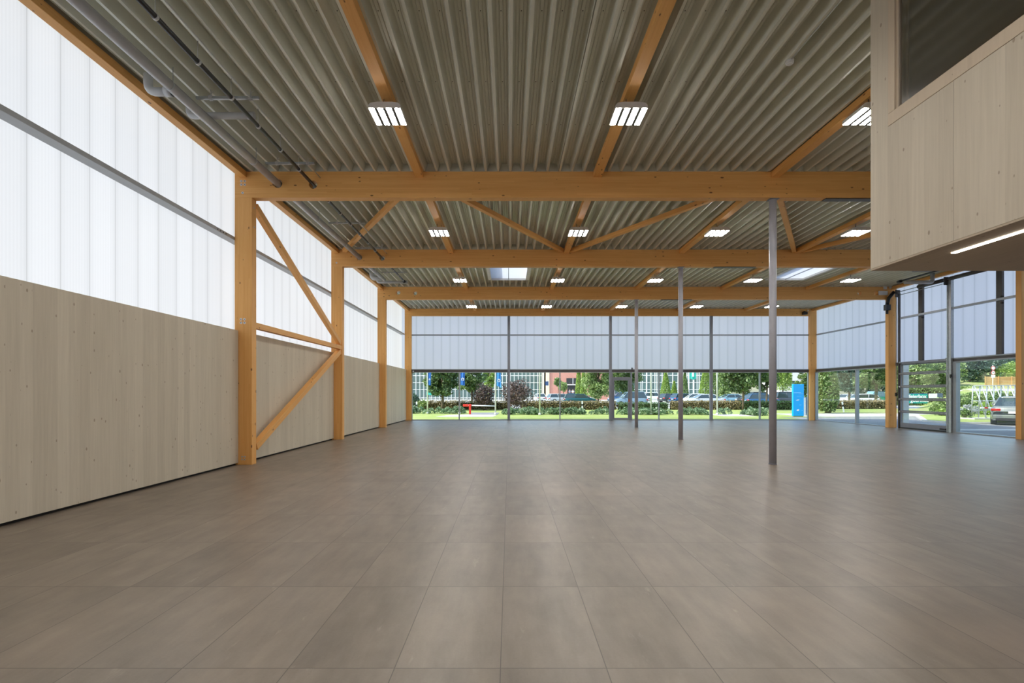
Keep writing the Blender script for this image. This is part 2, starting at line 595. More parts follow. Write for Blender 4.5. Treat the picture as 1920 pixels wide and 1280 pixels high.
# ---- translucent walls (hollow panels: diffusing inner skin, clear outer skin)
def poly_wall(name, mat, x0, x1, y0, y1, z0, z1, inner):
    m = MB()
    m.mi = 1
    m.box(x0, x1, y0, y1, z0, z1)
    n = {'x1': 3, 'x0': 5, 'y0': 2, 'y1': 4}[inner]
    m.m[n] = 0
    return structure(m.build(name, [mat, M['poly_outer']]))
ZP = 6.60
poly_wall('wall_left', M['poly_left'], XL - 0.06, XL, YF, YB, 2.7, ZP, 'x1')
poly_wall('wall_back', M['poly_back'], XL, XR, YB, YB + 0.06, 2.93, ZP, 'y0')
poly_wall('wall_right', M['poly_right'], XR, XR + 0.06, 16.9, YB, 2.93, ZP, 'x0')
poly_wall('wall_right_near', M['poly_right'], XR, XR + 0.06, YF, 16.898, 0.0, ZP, 'x0')
poly_wall('wall_front', M['poly_back'], XL, XR, YF - 0.06, YF, 2.7, ZP, 'y1')
m = MB(); m.box(XL - 0.06, XR, YF - 0.12, YF, 0, 2.7); structure(m.build('wall_front_base', M['clt']))
m = MB(); m.box(XL - 0.1, XL + 0.1, YF, YB, -0.05, 2.75); structure(m.build('wall_left_base', M['gap']))

# ---- timber
def timber(name, p0, p1, w, h, label, cat, group=None, up=(0, 0, 1), holes=()):
    """glulam member from p0 to p1 (centre line); w across, h along 'up'"""
    p0, p1, up = Vector(p0), Vector(p1), Vector(up)
    x = (p1 - p0).normalized()
    y = up.cross(x).normalized()
    z = x.cross(y)
    L = (p1 - p0).length
    m = MB(); m.box(0, L, -w / 2, w / 2, -h / 2, h / 2)
    o = m.build(name, M['glulam'])
    o.matrix_world = Matrix((x, y, z)).transposed().to_4x4()
    o.location = p0
    for k, (hx, hz, hr) in enumerate(holes):          # drill real holes through the member
        q = MB(); q.cyl((hx, -w, hz), (hx, w, hz), hr, 24)
        cut = q.build('drill', M['glulam'])
        cut.matrix_world = o.matrix_world
        cut.location = p0
        md = o.modifiers.new('hole', 'BOOLEAN')
        md.object = cut
        md.operation = 'DIFFERENCE'
        md.solver = 'EXACT'
        bpy.context.view_layer.update()
        me = bpy.data.meshes.new_from_object(o.evaluated_get(bpy.context.evaluated_depsgraph_get()))
        o.modifiers.clear()
        o.data = me
        bpy.data.objects.remove(cut)
    bv = o.modifiers.new('bevel', 'BEVEL')
    bv.width = 0.004; bv.segments = 2; bv.limit_method = 'ANGLE'
    return tag(o, label, cat, group, 'thing')

def bolts(parent, pts, axis, r=0.026):
    """washers with a dark socket, given in world coordinates"""
    inv = parent.matrix_world.inverted()
    for p in pts:
        a = inv @ Vector(p)
        dr = (inv.to_3x3() @ Vector(axis)).normalized()
        m = MB()
        m.cyl(a - dr * 0.002, a + dr * 0.006, r, 14)
        m.mi = 1
        m.cyl(a + dr * 0.004, a + dr * 0.009, r * 0.36, 8)
        m.build('bolt', [M['bolt'], M['gap']], parent)

XC0, XC1 = -5.98, -5.605
XD0, XD1 = 17.19, 17.565
ORD = ['nearest', 'second', 'third', 'farthest']
PX, PZ = -5.04, 6.12        # big grey pipe
BX, BZ = -4.27, 6.095       # black pipe
RX1, RX2 = 15.88, 16.62
beams = []
for k, yb in enumerate(BAY):
    zb = ZB if k < 3 else 5.975
    zc = (zb + ZT) / 2
    holes = []
    if k < 3:
        holes = [(PX - XC0, PZ - zc, 0.096), (BX - XC0, BZ - zc, 0.088)]
    if k == 2:
        holes += [(RX1 - XC0, 6.09 - zc, 0.088), (RX2 - XC0, 6.09 - zc, 0.096)]
    lab = ['nearest and deepest looking timber roof beam spanning the hall, over the first big column',
           'second timber roof beam, meeting the roof braces on its near side',
           'third timber roof beam, with two open pipe holes near each end',
           'farthest timber roof beam, shallow, resting over the rear glazed wall'][k]
    b = timber('roof_beam', (XC0, yb + TH / 2, zc), (XD1, yb + TH / 2, zc), TH, ZT - zb, lab, 'beam', 'main roof beams', holes=holes)
    bpy.context.view_layer.update()
    beams.append(b)
    if k == 0:
        q = lambda px, py: ((px - 955) / F * yb, yb, EYE + (737 - py) / F * yb)
        bolts(b, [q(452.5, 339.5), q(459, 339.5), q(452.5, 346), q(459, 346), q(455, 361.5)], (0, -1, 0))
    elif k == 1:
        bolts(b, [(-5.80, yb, 5.93)], (0, -1, 0))
    lab = ['first timber column on the left wall, biggest in view, with steel washers',
           'second timber column on the left wall, where the wall braces meet',
           'third timber column on the left wall, slim in the distance',
           'rear corner timber column at the end of the left wall'][k]
    c = timber('timber_column', ((XC0 + XC1) / 2, yb + TH / 2, 0), ((XC0 + XC1) / 2, yb + TH / 2, zb), TH, XC1 - XC0, lab, 'column', 'timber wall columns', up=(1, 0, 0))
    bpy.context.view_layer.update()
    if k == 0:
        q = lambda px, py: ((px - 955) / F * yb, yb, EYE + (737 - py) / F * yb)
        bolts(c, [q(452, 598.5), q(458.5, 598.5), q(452, 605), q(458.5, 605)], (0, -1, 0))
        bolts(c, [q(454, 856), q(459, 856), q(454, 861), q(459, 861)], (0, -1, 0), 0.018)
        bolts(c, [(XC1, yb + 0.1, 5.62), (XC1, yb + 0.1, 5.2)], (1, 0, 0), 0.02)
    if k > 0:
        lab = ['', 'timber column at the right edge, nearest of those on the right wall',
               'timber column between the sectional gate and the two right windows',
               'rear corner timber column beside the blue pylon'][k]
        c = timber('timber_column', ((XD0 + XD1) / 2, yb + TH / 2, 0), ((XD0 + XD1) / 2, yb + TH / 2, zb), TH, XD1 - XD0, lab, 'column', 'timber wall columns', up=(1, 0, 0))

# purlins, one member per bay
starts = [YF + 0.02] + [y + TH + 0.002 for y in BAY[:3]]
ends = [y - 0.002 for y in BAY]
PW = 0.175
BAYNAME = ['in the nearest bay', 'in the braced bay', 'in the rooflight bay', 'in the farthest bay']
XN = ['first from the left wall purlin', 'second from the left wall purlin', 'over the round steel columns', 'second to the right of the round columns', 'farthest right, next to the right wall purlin']
for k in range(4):
    for j, x in enumerate(PURLINS):
        if k == 0 and j == 4: continue
        nm = 'timber roof purlin %s, %s' % (BAYNAME[k], ['carrying the leftmost lamp', 'carrying the second lamp', 'in line with the round columns', 'next right of the round columns', 'farthest right'][j])
        timber('roof_purlin', (x, starts[k], 6.315), (x, ends[k], 6.315), PW, 0.13, nm, 'purlin', 'roof purlins')
    timber('eaves_purlin', (-5.795, starts[k], 6.314), (-5.795, ends[k], 6.314), 0.155, 0.13,
           'timber eaves purlin atop the left wall, %s' % BAYNAME[k], 'purlin', 'eaves purlins')
    if k > 1:
        timber('eaves_purlin', (17.38, starts[k], 6.314), (17.38, ends[k], 6.314), 0.155, 0.13,
               'timber eaves purlin atop the right wall, %s' % BAYNAME[k], 'purlin', 'eaves purlins')

# roof braces zigzagging in the second bay
ya, yb_ = BAY[0] + TH + 0.10, BAY[1] - 0.10
zig = [(-5.66, yb_), (PURLINS[0], ya), (PURLINS[1], yb_), (PURLINS[2], ya), (PURLINS[3], yb_), (PURLINS[4], ya)]
bl = ['flat roof brace running from the second left column to the nearest beam',
      'flat roof brace falling away from the first purlin to the second lamp purlin',
      'flat roof brace rising from the second lamp purlin towards the nearest round column',
      'short steep looking roof brace just right of the nearest round column',
      'flat roof brace beside the gallery box, meeting the second beam']
for k in range(5):
    (xa, y_a), (xb, y_b) = zig[k], zig[k + 1]
    xa2 = xa + 0.15
    xb2 = xb - 0.15
    timber('roof_brace', (xa2, y_a, 6.312), (xb2, y_b, 6.312), 0.125, 0.125, bl[k], 'brace', 'roof braces')

# wall brace in the second bay
bx = -5.685
timber('wall_brace', (bx, 11.24, 5.72), (bx, 16.83, 3.24), 0.13, 0.15, 'upper diagonal wall brace, high at the first column, low at the second', 'brace', 'wall braces')
timber('wall_brace', (bx, 11.17, 3.06), (bx, 16.91, 3.09), 0.13, 0.13, 'level wall brace just above the timber panel between first and second columns', 'brace', 'wall braces')
timber('wall_brace', (bx, 11.24, 0.36), (bx, 16.83, 2.95), 0.13, 0.15, 'lower diagonal wall brace crossing in front of the timber wall panel', 'brace', 'wall braces')

# pale timber wall panels, one per bay, with a dark gap under them
pb = [(YF + 0.01, 10.955), (11.18, 16.905), (17.13, 22.835), (23.06, 28.78)]
for k, (a, b) in enumerate(pb):
    m = MB(); m.box(-6.07, -5.89, a, b, 0.045, 2.92)
    o = m.build('timber_wall_panel', M['clt'], bevel=0.004)
    tag(o, ['long pale spruce wall panel in front of the first timber column', 'pale spruce wall panel behind the diagonal wall braces',
            'pale spruce wall panel between the second and third left columns', 'pale spruce wall panel ending at the rear corner column'][k],
        'wall panel', 'pale timber wall panels')
m = MB()
m.box(-6.07, -5.96, YF, YB - 0.2, 0.0, 0.0445)  # near-black strip: shade of the slot under the panels put into colour
structure(m.build('gap_shade_left', M['gap']))

M['rail_pale'] = plain('pale_rail_paint', (0.40, 0.42, 0.44), 0.4)
# steel rails on the translucent walls
def rail(label, p0, p1, sy=0.075, wx=0.2, mat='steel_grey'):
    m = MB()
    x0, y0, z0 = p0; x1, y1, z1 = p1
    if abs(y1 - y0) > abs(x1 - x0): m.box(x0, x0 + wx, y0, y1, z0, z0 + sy)
    else: m.box(x0, x1, y0, y0 + wx, z0, z0 + sy)
    return tag(m.build('steel_rail', M[mat], bevel=0.004), label, 'rail', 'steel wall rails')
cuts = [YF + 0.02, 10.965, 16.915, 22.845, 28.795]
for k in range(4):
    o = rail('grey steel wall rail on the left wall, %s' % ['in front of the first column', 'crossing behind the upper diagonal wall brace', 'between the second and third columns', 'just before the rear corner column'][k],
         (-6.185, cuts[k] + (0.0 if k == 0 else 0.002), 4.886), (-6.185, cuts[k + 1], 4.886), mat='rail_pale')
    if k == 0:
        for dy in (0.62, 0.52, 0.42, 0.32):
            m = MB(); m.cyl((-5.985, 10.96 - dy, 4.92), (-5.976, 10.96 - dy, 4.92), 0.012, 8); m.build('bolt', M['gap'], o)
posts_x = [-0.03, 5.79, 11.56]
xs = [-5.6] + posts_x + [17.19]
for k in range(4):
    rail('thin grey steel rail across the rear wall, %s' % ['starting at the left corner column', 'between first and second rear posts', 'behind the middle round columns', 'ending at the right corner column'][k],
         (xs[k] + (0.08 if k else 0), 28.93, 4.86), (xs[k + 1] - (0.08 if k < 3 else 0), 28.93, 4.86), 0.075, 0.06)
for k, x in enumerate(posts_x):
    m = MB(); m.box(x - 0.075, x + 0.075, 28.8, 28.93, 0.012, 5.97)
    o = m.build('steel_post', M['steel_grey'], bevel=0.006)
    tag(o, ['grey square steel post of the rear wall, nearest the left corner', 'grey square steel post at the glazed door', 'grey square steel post of the rear wall, third from the left corner'][k], 'post', 'steel posts of the rear wall')
    m = MB(); m.box(x - 0.1, x + 0.1, 28.78, 28.93, 0, 0.012); m.build('base_plate', M['steel_grey'], o)
rail('thin grey steel rail on the right wall, over the two right windows', (17.52, 23.06, 4.86), (17.52, 28.79, 4.86), 0.075, 0.09, 'alu_grey')
rail('pale grey steel rail on the right wall, passing above the sectional gate', (17.435, 17.13, 4.86), (17.435, 22.54, 4.86), 0.085, 0.09, 'alu_grey')
for k, y in enumerate((21.5, 18.05)):
    m = MB(); m.box(17.53, 17.615, y - 0.11, y + 0.11, 2.95, 6.25)
    o = m.build('steel_post', M['steel_dark'], bevel=0.004)
    tag(o, ['dark steel wall post above the sectional gate', 'dark steel wall post above the window at the right edge'][k], 'post', 'dark posts of the right wall')
    for dz in (4.99, 4.77):
        m = MB(); m.cyl((17.49, y - 0.13, dz), (17.56, y - 0.13, dz), 0.035, 10); m.build('bolt', M['gap'], o)

# transoms
m = MB(); m.box(-5.6, 17.19, 28.92, 29.06, 2.78, 2.93); m.mi = 1; m.box(-5.6, 17.19, 28.90, 28.92, 2.90, 2.935)
structure(m.build('trim_1', [M['steel_dark'], M['alu_grey']]))
m = MB(); m.box(17.5, 17.66, 23.06, 28.8, 2.78, 2.93); m.mi = 1; m.box(17.48, 17.5, 23.06, 28.8, 2.90, 2.935)
structure(m.build('trim_2', [M['steel_dark'], M['alu_grey']]))
m = MB(); m.box(17.5, 17.66, 17.13, 22.84, 2.80, 2.94); m.mi = 1; m.box(17.48, 17.5, 17.13, 20.0, 2.90, 2.945)
structure(m.build('trim_3', [M['steel_dark'], M['alu_grey']]))

# ---- windows: the frame is the window, the pane its part
wn_no = [0]
def window(lo, hi, axis, z0, z1, fr=0.05, depth=0.12, at=None, mat='alu_grey'):
    wn_no[0] += 1
    a0 = at; a1 = at + depth
    m = MB()
    def bx(u0, u1, q0, q1):
        if axis == 'x': m.box(u0, u1, a0, a1, q0, q1)
        else: m.box(a0, a1, u0, u1, q0, q1)
    bx(lo, lo + fr, z0, z1); bx(hi - fr, hi, z0, z1); bx(lo + fr, hi - fr, z0, z0 + 0.05); bx(lo + fr, hi - fr, z1 - 0.04, z1)
    o = structure(m.build('window_%d' % wn_no[0], M[mat]))
    m = MB()
    mid = (a0 + a1) / 2
    if axis == 'x': m.box(lo + fr, hi - fr, mid - 0.012, mid + 0.012, z0 + 0.05, z1 - 0.04)
    else: m.box(mid - 0.012, mid + 0.012, lo + fr, hi - fr, z0 + 0.05, z1 - 0.04)
    m.build('pane', M['glass'], o)
    return o
bx_ = [-5.6, -2.88, -0.03, 2.91, 5.79]
for a, b in zip(bx_, bx_[1:]): window(a, b, 'x', 0.0, 2.78, 0.03, 0.12, 28.93)
window(7.02, 8.6, 'x', 0.0, 2.78, 0.03, 0.12, 28.93)
for a, b in zip([8.6, 11.56, 14.4], [11.56, 14.4, 17.19]): window(a, b, 'x', 0.0, 2.78, 0.03, 0.12, 28.93)
window(25.42, 28.79, 'y', 0.0, 2.78, 0.045, 0.16, 17.46)
window(23.06, 25.42, 'y', 0.0, 2.78, 0.045, 0.16, 17.46)
window(17.13, 19.74, 'y', 0.0, 2.80, 0.045, 0.16, 17.46)
# glazed door in the rear wall
m = MB()
for (a, b, c0, c1) in ((5.87, 5.94, 0, 2.78), (6.90, 7.02, 0, 2.46), (6.98, 7.02, 2.46, 2.78), (5.94, 6.90, 2.38, 2.48), (5.94, 6.98, 2.74, 2.78)):
    m.box(a, b, 28.92, 29.05, c0, c1)
dr = structure(m.build('door_1', M['steel_grey']))
m = MB(); m.box(5.94, 6.03, 28.94, 29.02, 0.02, 2.38); m.box(6.82, 6.90, 28.94, 29.02, 0.02, 2.38); m.box(6.03, 6.82, 28.94, 29.02, 0.02, 0.14); m.box(6.03, 6.82, 28.94, 29.02, 2.29, 2.38)
leaf = m.build('door_leaf', M['steel_grey'], dr)
m = MB(); m.box(6.03, 6.82, 28.97, 28.99, 0.14, 2.29); m.build('pane', M['glass'], leaf)
m = MB(); m.cyl((6.86, 28.89, 1.02), (6.86, 28.94, 1.02), 0.012, 8); m.box(6.76, 6.87, 28.875, 28.895, 1.01, 1.03); m.build('handle', M['bolt'], leaf)
m = MB(); m.box(5.94, 6.98, 28.97, 28.99, 2.48, 2.74); m.build('transom_pane', M['glass'], dr)
m = MB(); m.box(6.85, 6.90, 28.925, 28.938, 1.06, 1.22); m.build('push_plate', plain('orange_red_plastic', (0.55, 0.10, 0.04), 0.4), leaf)

# sectional gate in the right wall
gate = empty('door_2', (17.42, 21.27, 0))
structure(gate)
gy0, gy1 = -1.20, 1.22
zs = [0.06, 0.745, 1.295, 1.85, 2.42, 2.93]
for k in range(5):
    s = MB(); z0, z1 = zs[k] + (0.0 if k == 0 else 0.004), zs[k + 1] - 0.004
    zb_ = 0.19 if k == 0 else 0.055
    s.box(0.02, 0.07, gy0, gy1, z0, z0 + zb_); s.box(0.02, 0.07, gy0, gy1, z1 - (0.055 if k < 4 else 0.09), z1)
    s.box(0.02, 0.07, gy0, gy0 + 0.06, z0 + zb_, z1 - 0.05); s.box(0.02, 0.07, gy1 - 0.06, gy1, z0 + zb_, z1 - 0.05)
    sec = s.build('section_frame', M['steel_grey'], gate)
    s = MB(); s.box(0.04, 0.05, gy0 + 0.06, gy1 - 0.06, z0 + zb_, z1 - 0.055); s.build('pane', M['glass'], sec)
    for yy in (gy0, gy1):
        s = MB(); s.box(-0.01, 0.02, yy - 0.04, yy + 0.04, z1 - 0.04, z1 + 0.04); s.cyl((-0.012, yy - 0.06, z1), (-0.012, yy + 0.06, z1), 0.02, 8); s.build('roller_hinge', M['galv'], sec)
s = MB(); s.box(0.0, 0.07, gy0 - 0.02, gy1 + 0.02, 0.0, 0.055); s.build('rubber_seal', M['black'], gate)
s = MB(); s.box(-0.02, 0.02, gy0 + 0.05, gy0 + 0.32, 0.08, 0.14); s.build('handle', M['black'], gate)
for yy, nm in ((gy0 - 0.05, 'galv'), (gy1 + 0.05, 'steel_dark')):
    s = MB(); s.box(-0.03, 0.06, yy - 0.025, yy + 0.025, 0.0, 6.02); s.build('guide_track', M[nm], gate)
    s = MB(); s.box(-0.16, 0.05, yy - 0.012, yy + 0.012, 5.85, 6.17); s.cyl((-0.06, yy - 0.05, 6.07), (-0.06, yy + 0.05, 6.07), 0.09, 14); s.build('bearing_bracket', M['steel_dark'], gate)
s = MB(); s.cyl((-0.06, -3.2, 6.07), (-0.06, gy1 + 0.35, 6.07), 0.016, 10); s.build('torsion_shaft', M['galv'], gate)
s = MB(); s.cyl((-0.06, -3.0, 6.07), (-0.06, -1.45, 6.07), 0.078, 16); s.cyl((-0.06, -1.1, 6.07), (-0.06, 0.12, 6.07), 0.078, 16); s.build('torsion_spring', M['steel_dark'], gate)
s = MB(); s.box(0.0, 0.03, -1.2, 1.2, 5.93, 5.955); s.build('tie_bar', M['galv'], gate)
s = MB(); s.tube([(-0.10, 1.40, 6.12), (-0.28, 1.50, 5.85), (-0.34, 1.52, 5.55)], 0.075); s.box(-0.44, -0.24, 1.42, 1.60, 5.30, 5.55); s.cyl((-0.34, 1.52, 5.14), (-0.34, 1.52, 5.32), 0.05, 12); s.build('gate_motor', M['black'], gate)
s = MB(); s.box(-0.06, -0.04, 1.36, 1.37, 0.9, 5.9); s.build('chain', M['galv'], gate)
s = MB(); s.box(-0.08, -0.02, 1.345, 1.40, 1.42, 1.58); s.build('chain_lock', M['black'], gate)
m = MB(); m.box(17.40, 17.52, 19.86, 19.98, 0.0, 6.15)
o = m.build('steel_post', M['galv'], bevel=0.006)
tag(o, 'galvanised steel post between the sectional gate and the window at the right edge', 'post')
for z in (0.35, 0.95, 1.6, 2.3, 2.5, 3.6, 4.3, 5.2):
    m = MB(); m.box(17.39, 17.402, 19.85, 19.99, z, z + 0.03); m.build('strap', M['galv'], o)
m = MB(); m.box(17.36, 17.40, 19.82, 19.88, 2.18, 2.30); m.cyl((17.37, 19.85, 2.14), (17.37, 19.85, 2.18), 0.012, 8); m.build('hook', M['black'], o)
m = MB(); m.box(17.46, 17.62, 19.745, 19.85, 0.0, 2.80); structure(m.build('trim_4', M['alu_grey']))
m = MB(); m.box(17.665, 17.92, 22.6, 22.84, 0.0, 2.93); structure(m.build('trim_5', M['white']))

# round steel columns under the main beams
for k, y in enumerate(BAY[:3]):
    m = MB(); m.cyl((0, 0, 0.012), (0, 0, ZB - 0.012), 0.0762, 32)
    o = m.build('round_steel_column', M['column_grey'])
    o.location = (5.785, y + TH / 2, 0)
    tag(o, ['nearest and thickest looking round grey steel column, under the first beam', 'middle round grey steel column, under the second beam', 'farthest and thinnest looking round steel column, near the glazed door'][k], 'column', 'round steel columns')
    m = MB(); m.cyl((0, 0, 0), (0, 0, 0.012), 0.09, 32); m.build('base_plate', M['steel_grey'], o)
    m = MB(); m.box(-0.1, 0.1, -0.09, 0.09, ZB - 0.012, ZB - 0.001); m.build('head_plate', M['steel_grey'], o)

# lifting plates on the beams over the round columns
for k, y in enumerate(BAY[:3]):
    m = MB(); m.box(6.9, 8.3, y + 0.02, y + TH - 0.02, ZB - 0.02, ZB - 0.001)
    tag(m.build('joint_plate', M['steel_dark'], bevel=0.002), 'dark steel plate under the %s beam, right of its round column' % ['nearest', 'second', 'third'][k], 'plate', 'joint plates under beams')

# ---- ceiling lamps
def make_lamp():
    root = empty('ceiling_lamp')
    m = MB()
    m.prism([(-0.25, 0.0), (0.25, 0.0), (0.25, 0.05), (0.215, 0.085), (0.12, 0.098), (-0.12, 0.098), (-0.215, 0.085), (-0.25, 0.05)], 'y', -0.25, 0.25)
    m.build('housing', M['lamp_body'], root, bevel=0.003)
    m = MB()
    for i in range(3):
        x = -0.1345 + i * 0.1345
        m.box(x - 0.024, x + 0.024, -0.243, 0.243, -0.012, 0.0)
    m.build('louvre', M['lamp_gap'], root)
    for i in range(4):
        x = -0.2018 + i * 0.1345
        m = MB(); m.box(x - 0.042, x + 0.042, -0.243, 0.243, -0.008, -0.001)
        m.build('light_strip', M['lamp'], root)
    m = MB(); m.box(-0.07, 0.07, -0.09, 0.09, 0.098, 0.112)
    for sy in (-1, 1): m.cyl((0.05 * sy, 0.08 * sy, 0.11), (0.05 * sy, 0.08 * sy, 0.234), 0.006, 8)
    m.build('hanger', M['steel_dark'], root)
    return root
lamp0 = make_lamp()
first = True
LY = [8.13, 14.05, 19.98, 25.98, 2.2, -3.7]  # last two rows: lamps out of view, added to brighten the hall
rowname = ['nearest row', 'row among the roof braces', 'row beside the rooflights', 'row nearest the rear wall', 'added unseen row over near floor', 'added unseen row at near end']
colname = ['first', 'second', 'third', 'fourth', 'fifth']
for k in range(6):
    for j in range([3, 4, 5, 5, 2, 3][k]):
        o = lamp0 if first else copy_tree(lamp0)
        first = False
        o.location = (PURLINS[j], LY[k], 6.015)
        tag(o, 'ceiling lamp of four strips, %s from left in the %s' % (colname[j], rowname[k]), 'ceiling lamp', 'four-strip ceiling lamps')

for k, (lx, ly) in enumerate(((6.4, 3.4), (6.4, 0.0), (9.6, 3.4))):  # unseen lamps added to lift the dark gallery window
    o = copy_tree(lamp0)
    o.location = (lx, ly, 5.868)
    tag(o, 'added unseen four-strip lamp inside the gallery, %s' % ['near the corner', 'away from the corner', 'deeper inside'][k], 'ceiling lamp', 'four-strip ceiling lamps')

# ---- pipes and hangers under the left eaves
m = MB(); m.sm = True
m.tube([(PX, YF + 0.1, PZ), (PX, 20.3, PZ)], 0.076, 20)
gp = m.build('drain_pipe', M['pipe_grey'])
tag(gp, 'thick grey pipe running under the left eaves through the beam holes', 'pipe')
for yy in (5.2, 7.45, 9.9, 13.2, 15.4, 19.0):
    m = MB(); m.cyl((PX, yy, PZ), (PX, yy + 0.025, PZ), 0.079, 18); m.cyl((PX + 0.06, yy + 0.012, PZ + 0.05), (PX + 0.06, yy + 0.012, 6.383), 0.006, 6); m.build('pipe_clamp', M['galv'], gp)
m = MB(); m.tube(smooth_elbow((-5.46, 7.62, 6.37), (-5.46, 7.62, 6.11), (-5.10, 7.62, 6.11), 0.13), 0.062, 14); m.cyl((-5.2, 7.62, 6.11), (-5.1, 7.62, 6.11), 0.072, 14)
m.build('white_elbow', M['pipe_white'], gp)['label'] = 'pale elbow pipe dropping from the deck'
m = MB(); m.tube(smooth_elbow((-5.45, 20.0, 6.37), (-5.45, 20.0, 6.12), (-5.05, 20.0, 6.12), 0.14), 0.1, 14); m.build('white_elbow', M['pipe_white'], gp)['label'] = 'fat pale elbow at the end of the grey pipe'
m = MB(); m.tube([(BX, YF + 0.1, BZ), (BX, 20.45, BZ)], 0.034, 14); m.cyl((BX, 20.42, BZ), (BX, 20.56, BZ), 0.06, 12)
bp = m.build('siphonic_pipe', M['black'])
tag(bp, 'thin black pipe running beside the thick grey pipe under the ceiling', 'pipe')
yy = 4.4
while yy < 20.3:
    if not any(abs(yy + 0.02 - y - 0.1) < 0.2 for y in BAY):
        m = MB(); m.cyl((BX, yy, BZ), (BX, yy + 0.035, BZ), 0.043, 14); m.cyl((BX + 0.0, yy + 0.017, BZ + 0.04), (BX, yy + 0.017, 6.383), 0.005, 6); m.build('pipe_clamp', M['bolt'], bp)
    yy += 0.83
m = MB(); m.cyl((BX + 0.16, YF + 0.1, 6.24), (BX + 0.16, 10.95, 6.24), 0.011, 8)
tag(m.build('conduit', M['bolt']), 'thin bright conduit rod beside the black pipe, nearest bay', 'conduit')
m = MB(); m.cyl((BX + 0.16, 11.2, 6.24), (BX + 0.16, 16.9, 6.24), 0.011, 8)
tag(m.build('conduit', M['bolt']), 'thin bright conduit rod beside the black pipe, in the braced bay', 'conduit')
for (yy, x0, x1, lab, z) in ((8.54, -5.42, -4.34, 'pale branch pipe with an elbow, crossing over the thick pipe in the nearest bay', 6.275), (20.62, -5.4, -4.20, 'pale branch pipe crossing to the black pipe in the rooflight bay', 6.12)):
    m = MB(); m.tube(smooth_elbow((x0, yy, 6.384), (x0, yy, z - 0.02), (x1, yy, z - 0.02), min(0.11, 6.37 - z)), 0.056, 14)
    o = tag(m.build('branch_pipe', M['pipe_white']), lab, 'pipe', 'pale branch pipes')
    m = MB(); m.cyl((x1 - 0.09, yy, z - 0.02), (x1 + 0.02, yy, z - 0.02), 0.062, 14); m.build('coupling', M['pipe_grey'], o)
for k, (yy, zz) in enumerate(((5.75, 6.25), (8.02, 6.25), (10.3, 6.25), (13.9, 6.25), (16.3, 6.25), (19.6, 6.25))):
    m = MB(); m.box(-4.98, -3.98, yy - 0.02, yy + 0.02, zz - 0.02, zz + 0.02)
    o = tag(m.build('hanger_rail', M['galv']), 'galvanised pipe hanger rail, %s' % ['nearest the camera under the left eaves', 'beside the pale branch pipe of the nearest bay', 'just in front of the first beam', 'halfway along the braced bay', 'just in front of the second beam', 'in the rooflight bay'][k], 'hanger', 'pipe hanger rails')
    for x in (-4.75, -4.12):
        m = MB(); m.cyl((x, yy, zz - 0.05), (x, yy, 6.383), 0.006, 6)
        for q in (-0.02, 0.02): m.box(x - 0.03, x + 0.03, yy + q - 0.006, yy + q + 0.006, zz - 0.03, zz + 0.035)
        m.tube([(x, yy, zz + 0.03), (x + 0.02, yy, zz + 0.09), (x + 0.05, yy, zz + 0.11)], 0.005, 6)
        m.build('threaded_rod', M['bolt'], o)

# pipes under the right eaves, in the rooflight bay
m = MB(); m.tube([(RX1, 17.15, 6.10), (RX1, 20.5, 6.10)], 0.034, 14); m.cyl((RX1, 20.42, 6.10), (RX1, 20.6, 6.10), 0.06, 12)
tag(m.build('siphonic_pipe', M['black']), 'black pipe end under the ceiling right of the gallery soffit', 'pipe')
m = MB(); m.tube(smooth_elbow((RX1 + 0.02, 20.25, 6.01), (17.0, 20.25, 6.01), (17.0, 20.25, 6.37), 0.12), 0.075, 14)
tag(m.build('branch_pipe', M['pipe_grey']), 'grey branch pipe under the black pipe end at the right eaves', 'pipe', 'pale branch pipes')
m = MB(); m.box(RX1 - 0.35, RX1 + 0.65, 19.4, 19.44, 6.23, 6.27)
o = tag(m.build('hanger_rail', M['galv']), 'galvanised pipe hanger rail at the right eaves above the gate', 'hanger', 'pipe hanger rails')
for x in (RX1 - 0.25, RX1 + 0.5):
    m = MB(); m.cyl((x, 19.42, 6.2), (x, 19.42, 6.383), 0.006, 6); m.build('threaded_rod', M['bolt'], o)

# ---- small devices
m = MB(); m.sm = False
m.cyl((4.07, 7.32, ZL - 0.045), (4.07, 7.32, ZL - 0.001), 0.055, 20, 0.06); m.cyl((4.07, 7.32, ZL - 0.062), (4.07, 7.32, ZL - 0.045), 0.032, 16, 0.05)
sd = tag(m.build('smoke_detector', M['white']), 'round white smoke detector on the ceiling deck', 'smoke detector')
m = MB(); m.cyl((4.07, 7.27, ZL - 0.012), (4.07, YF, ZL - 0.012), 0.008, 8); m.build('cable', M['bolt'], sd)
m = MB(); m.box(16.72, 16.95, 28.62, 28.803, 6.03, 6.19)
o = tag(m.build('loudspeaker', M['black'], bevel=0.01), 'small black loudspeaker on the rear beam at the right corner', 'loudspeaker')
m = MB(); m.box(16.80, 16.87, 28.70, 28.80, 6.19, 6.23); m.build('bracket', M['black'], o)
for k, (x, z, s) in enumerate(((16.82, 6.10, 0.10), (17.02, 6.10, 0.10), (17.02, 6.33, 0.07), (17.26, 6.35, 0.055))):
    m = MB(); m.box(x - s, x + s, BAY[2] - 0.05, BAY[2] - 0.001, z - s, z + s * 0.9)
    o = tag(m.build('junction_box', M['white'], bevel=0.006), 'pale junction box on the third beam, %s' % ['larger one beside the right pipe hole', 'larger one nearer the gate column', 'small upper one over the larger pair', 'smallest upper one at the gate column'][k], 'junction box', 'junction boxes on the third beam')
    m = MB(); m.box(x - s * 0.75, x + s * 0.75, BAY[2] - 0.056, BAY[2] - 0.05, z - s * 0.75, z + s * 0.65); m.build('lid', M['white'], o)
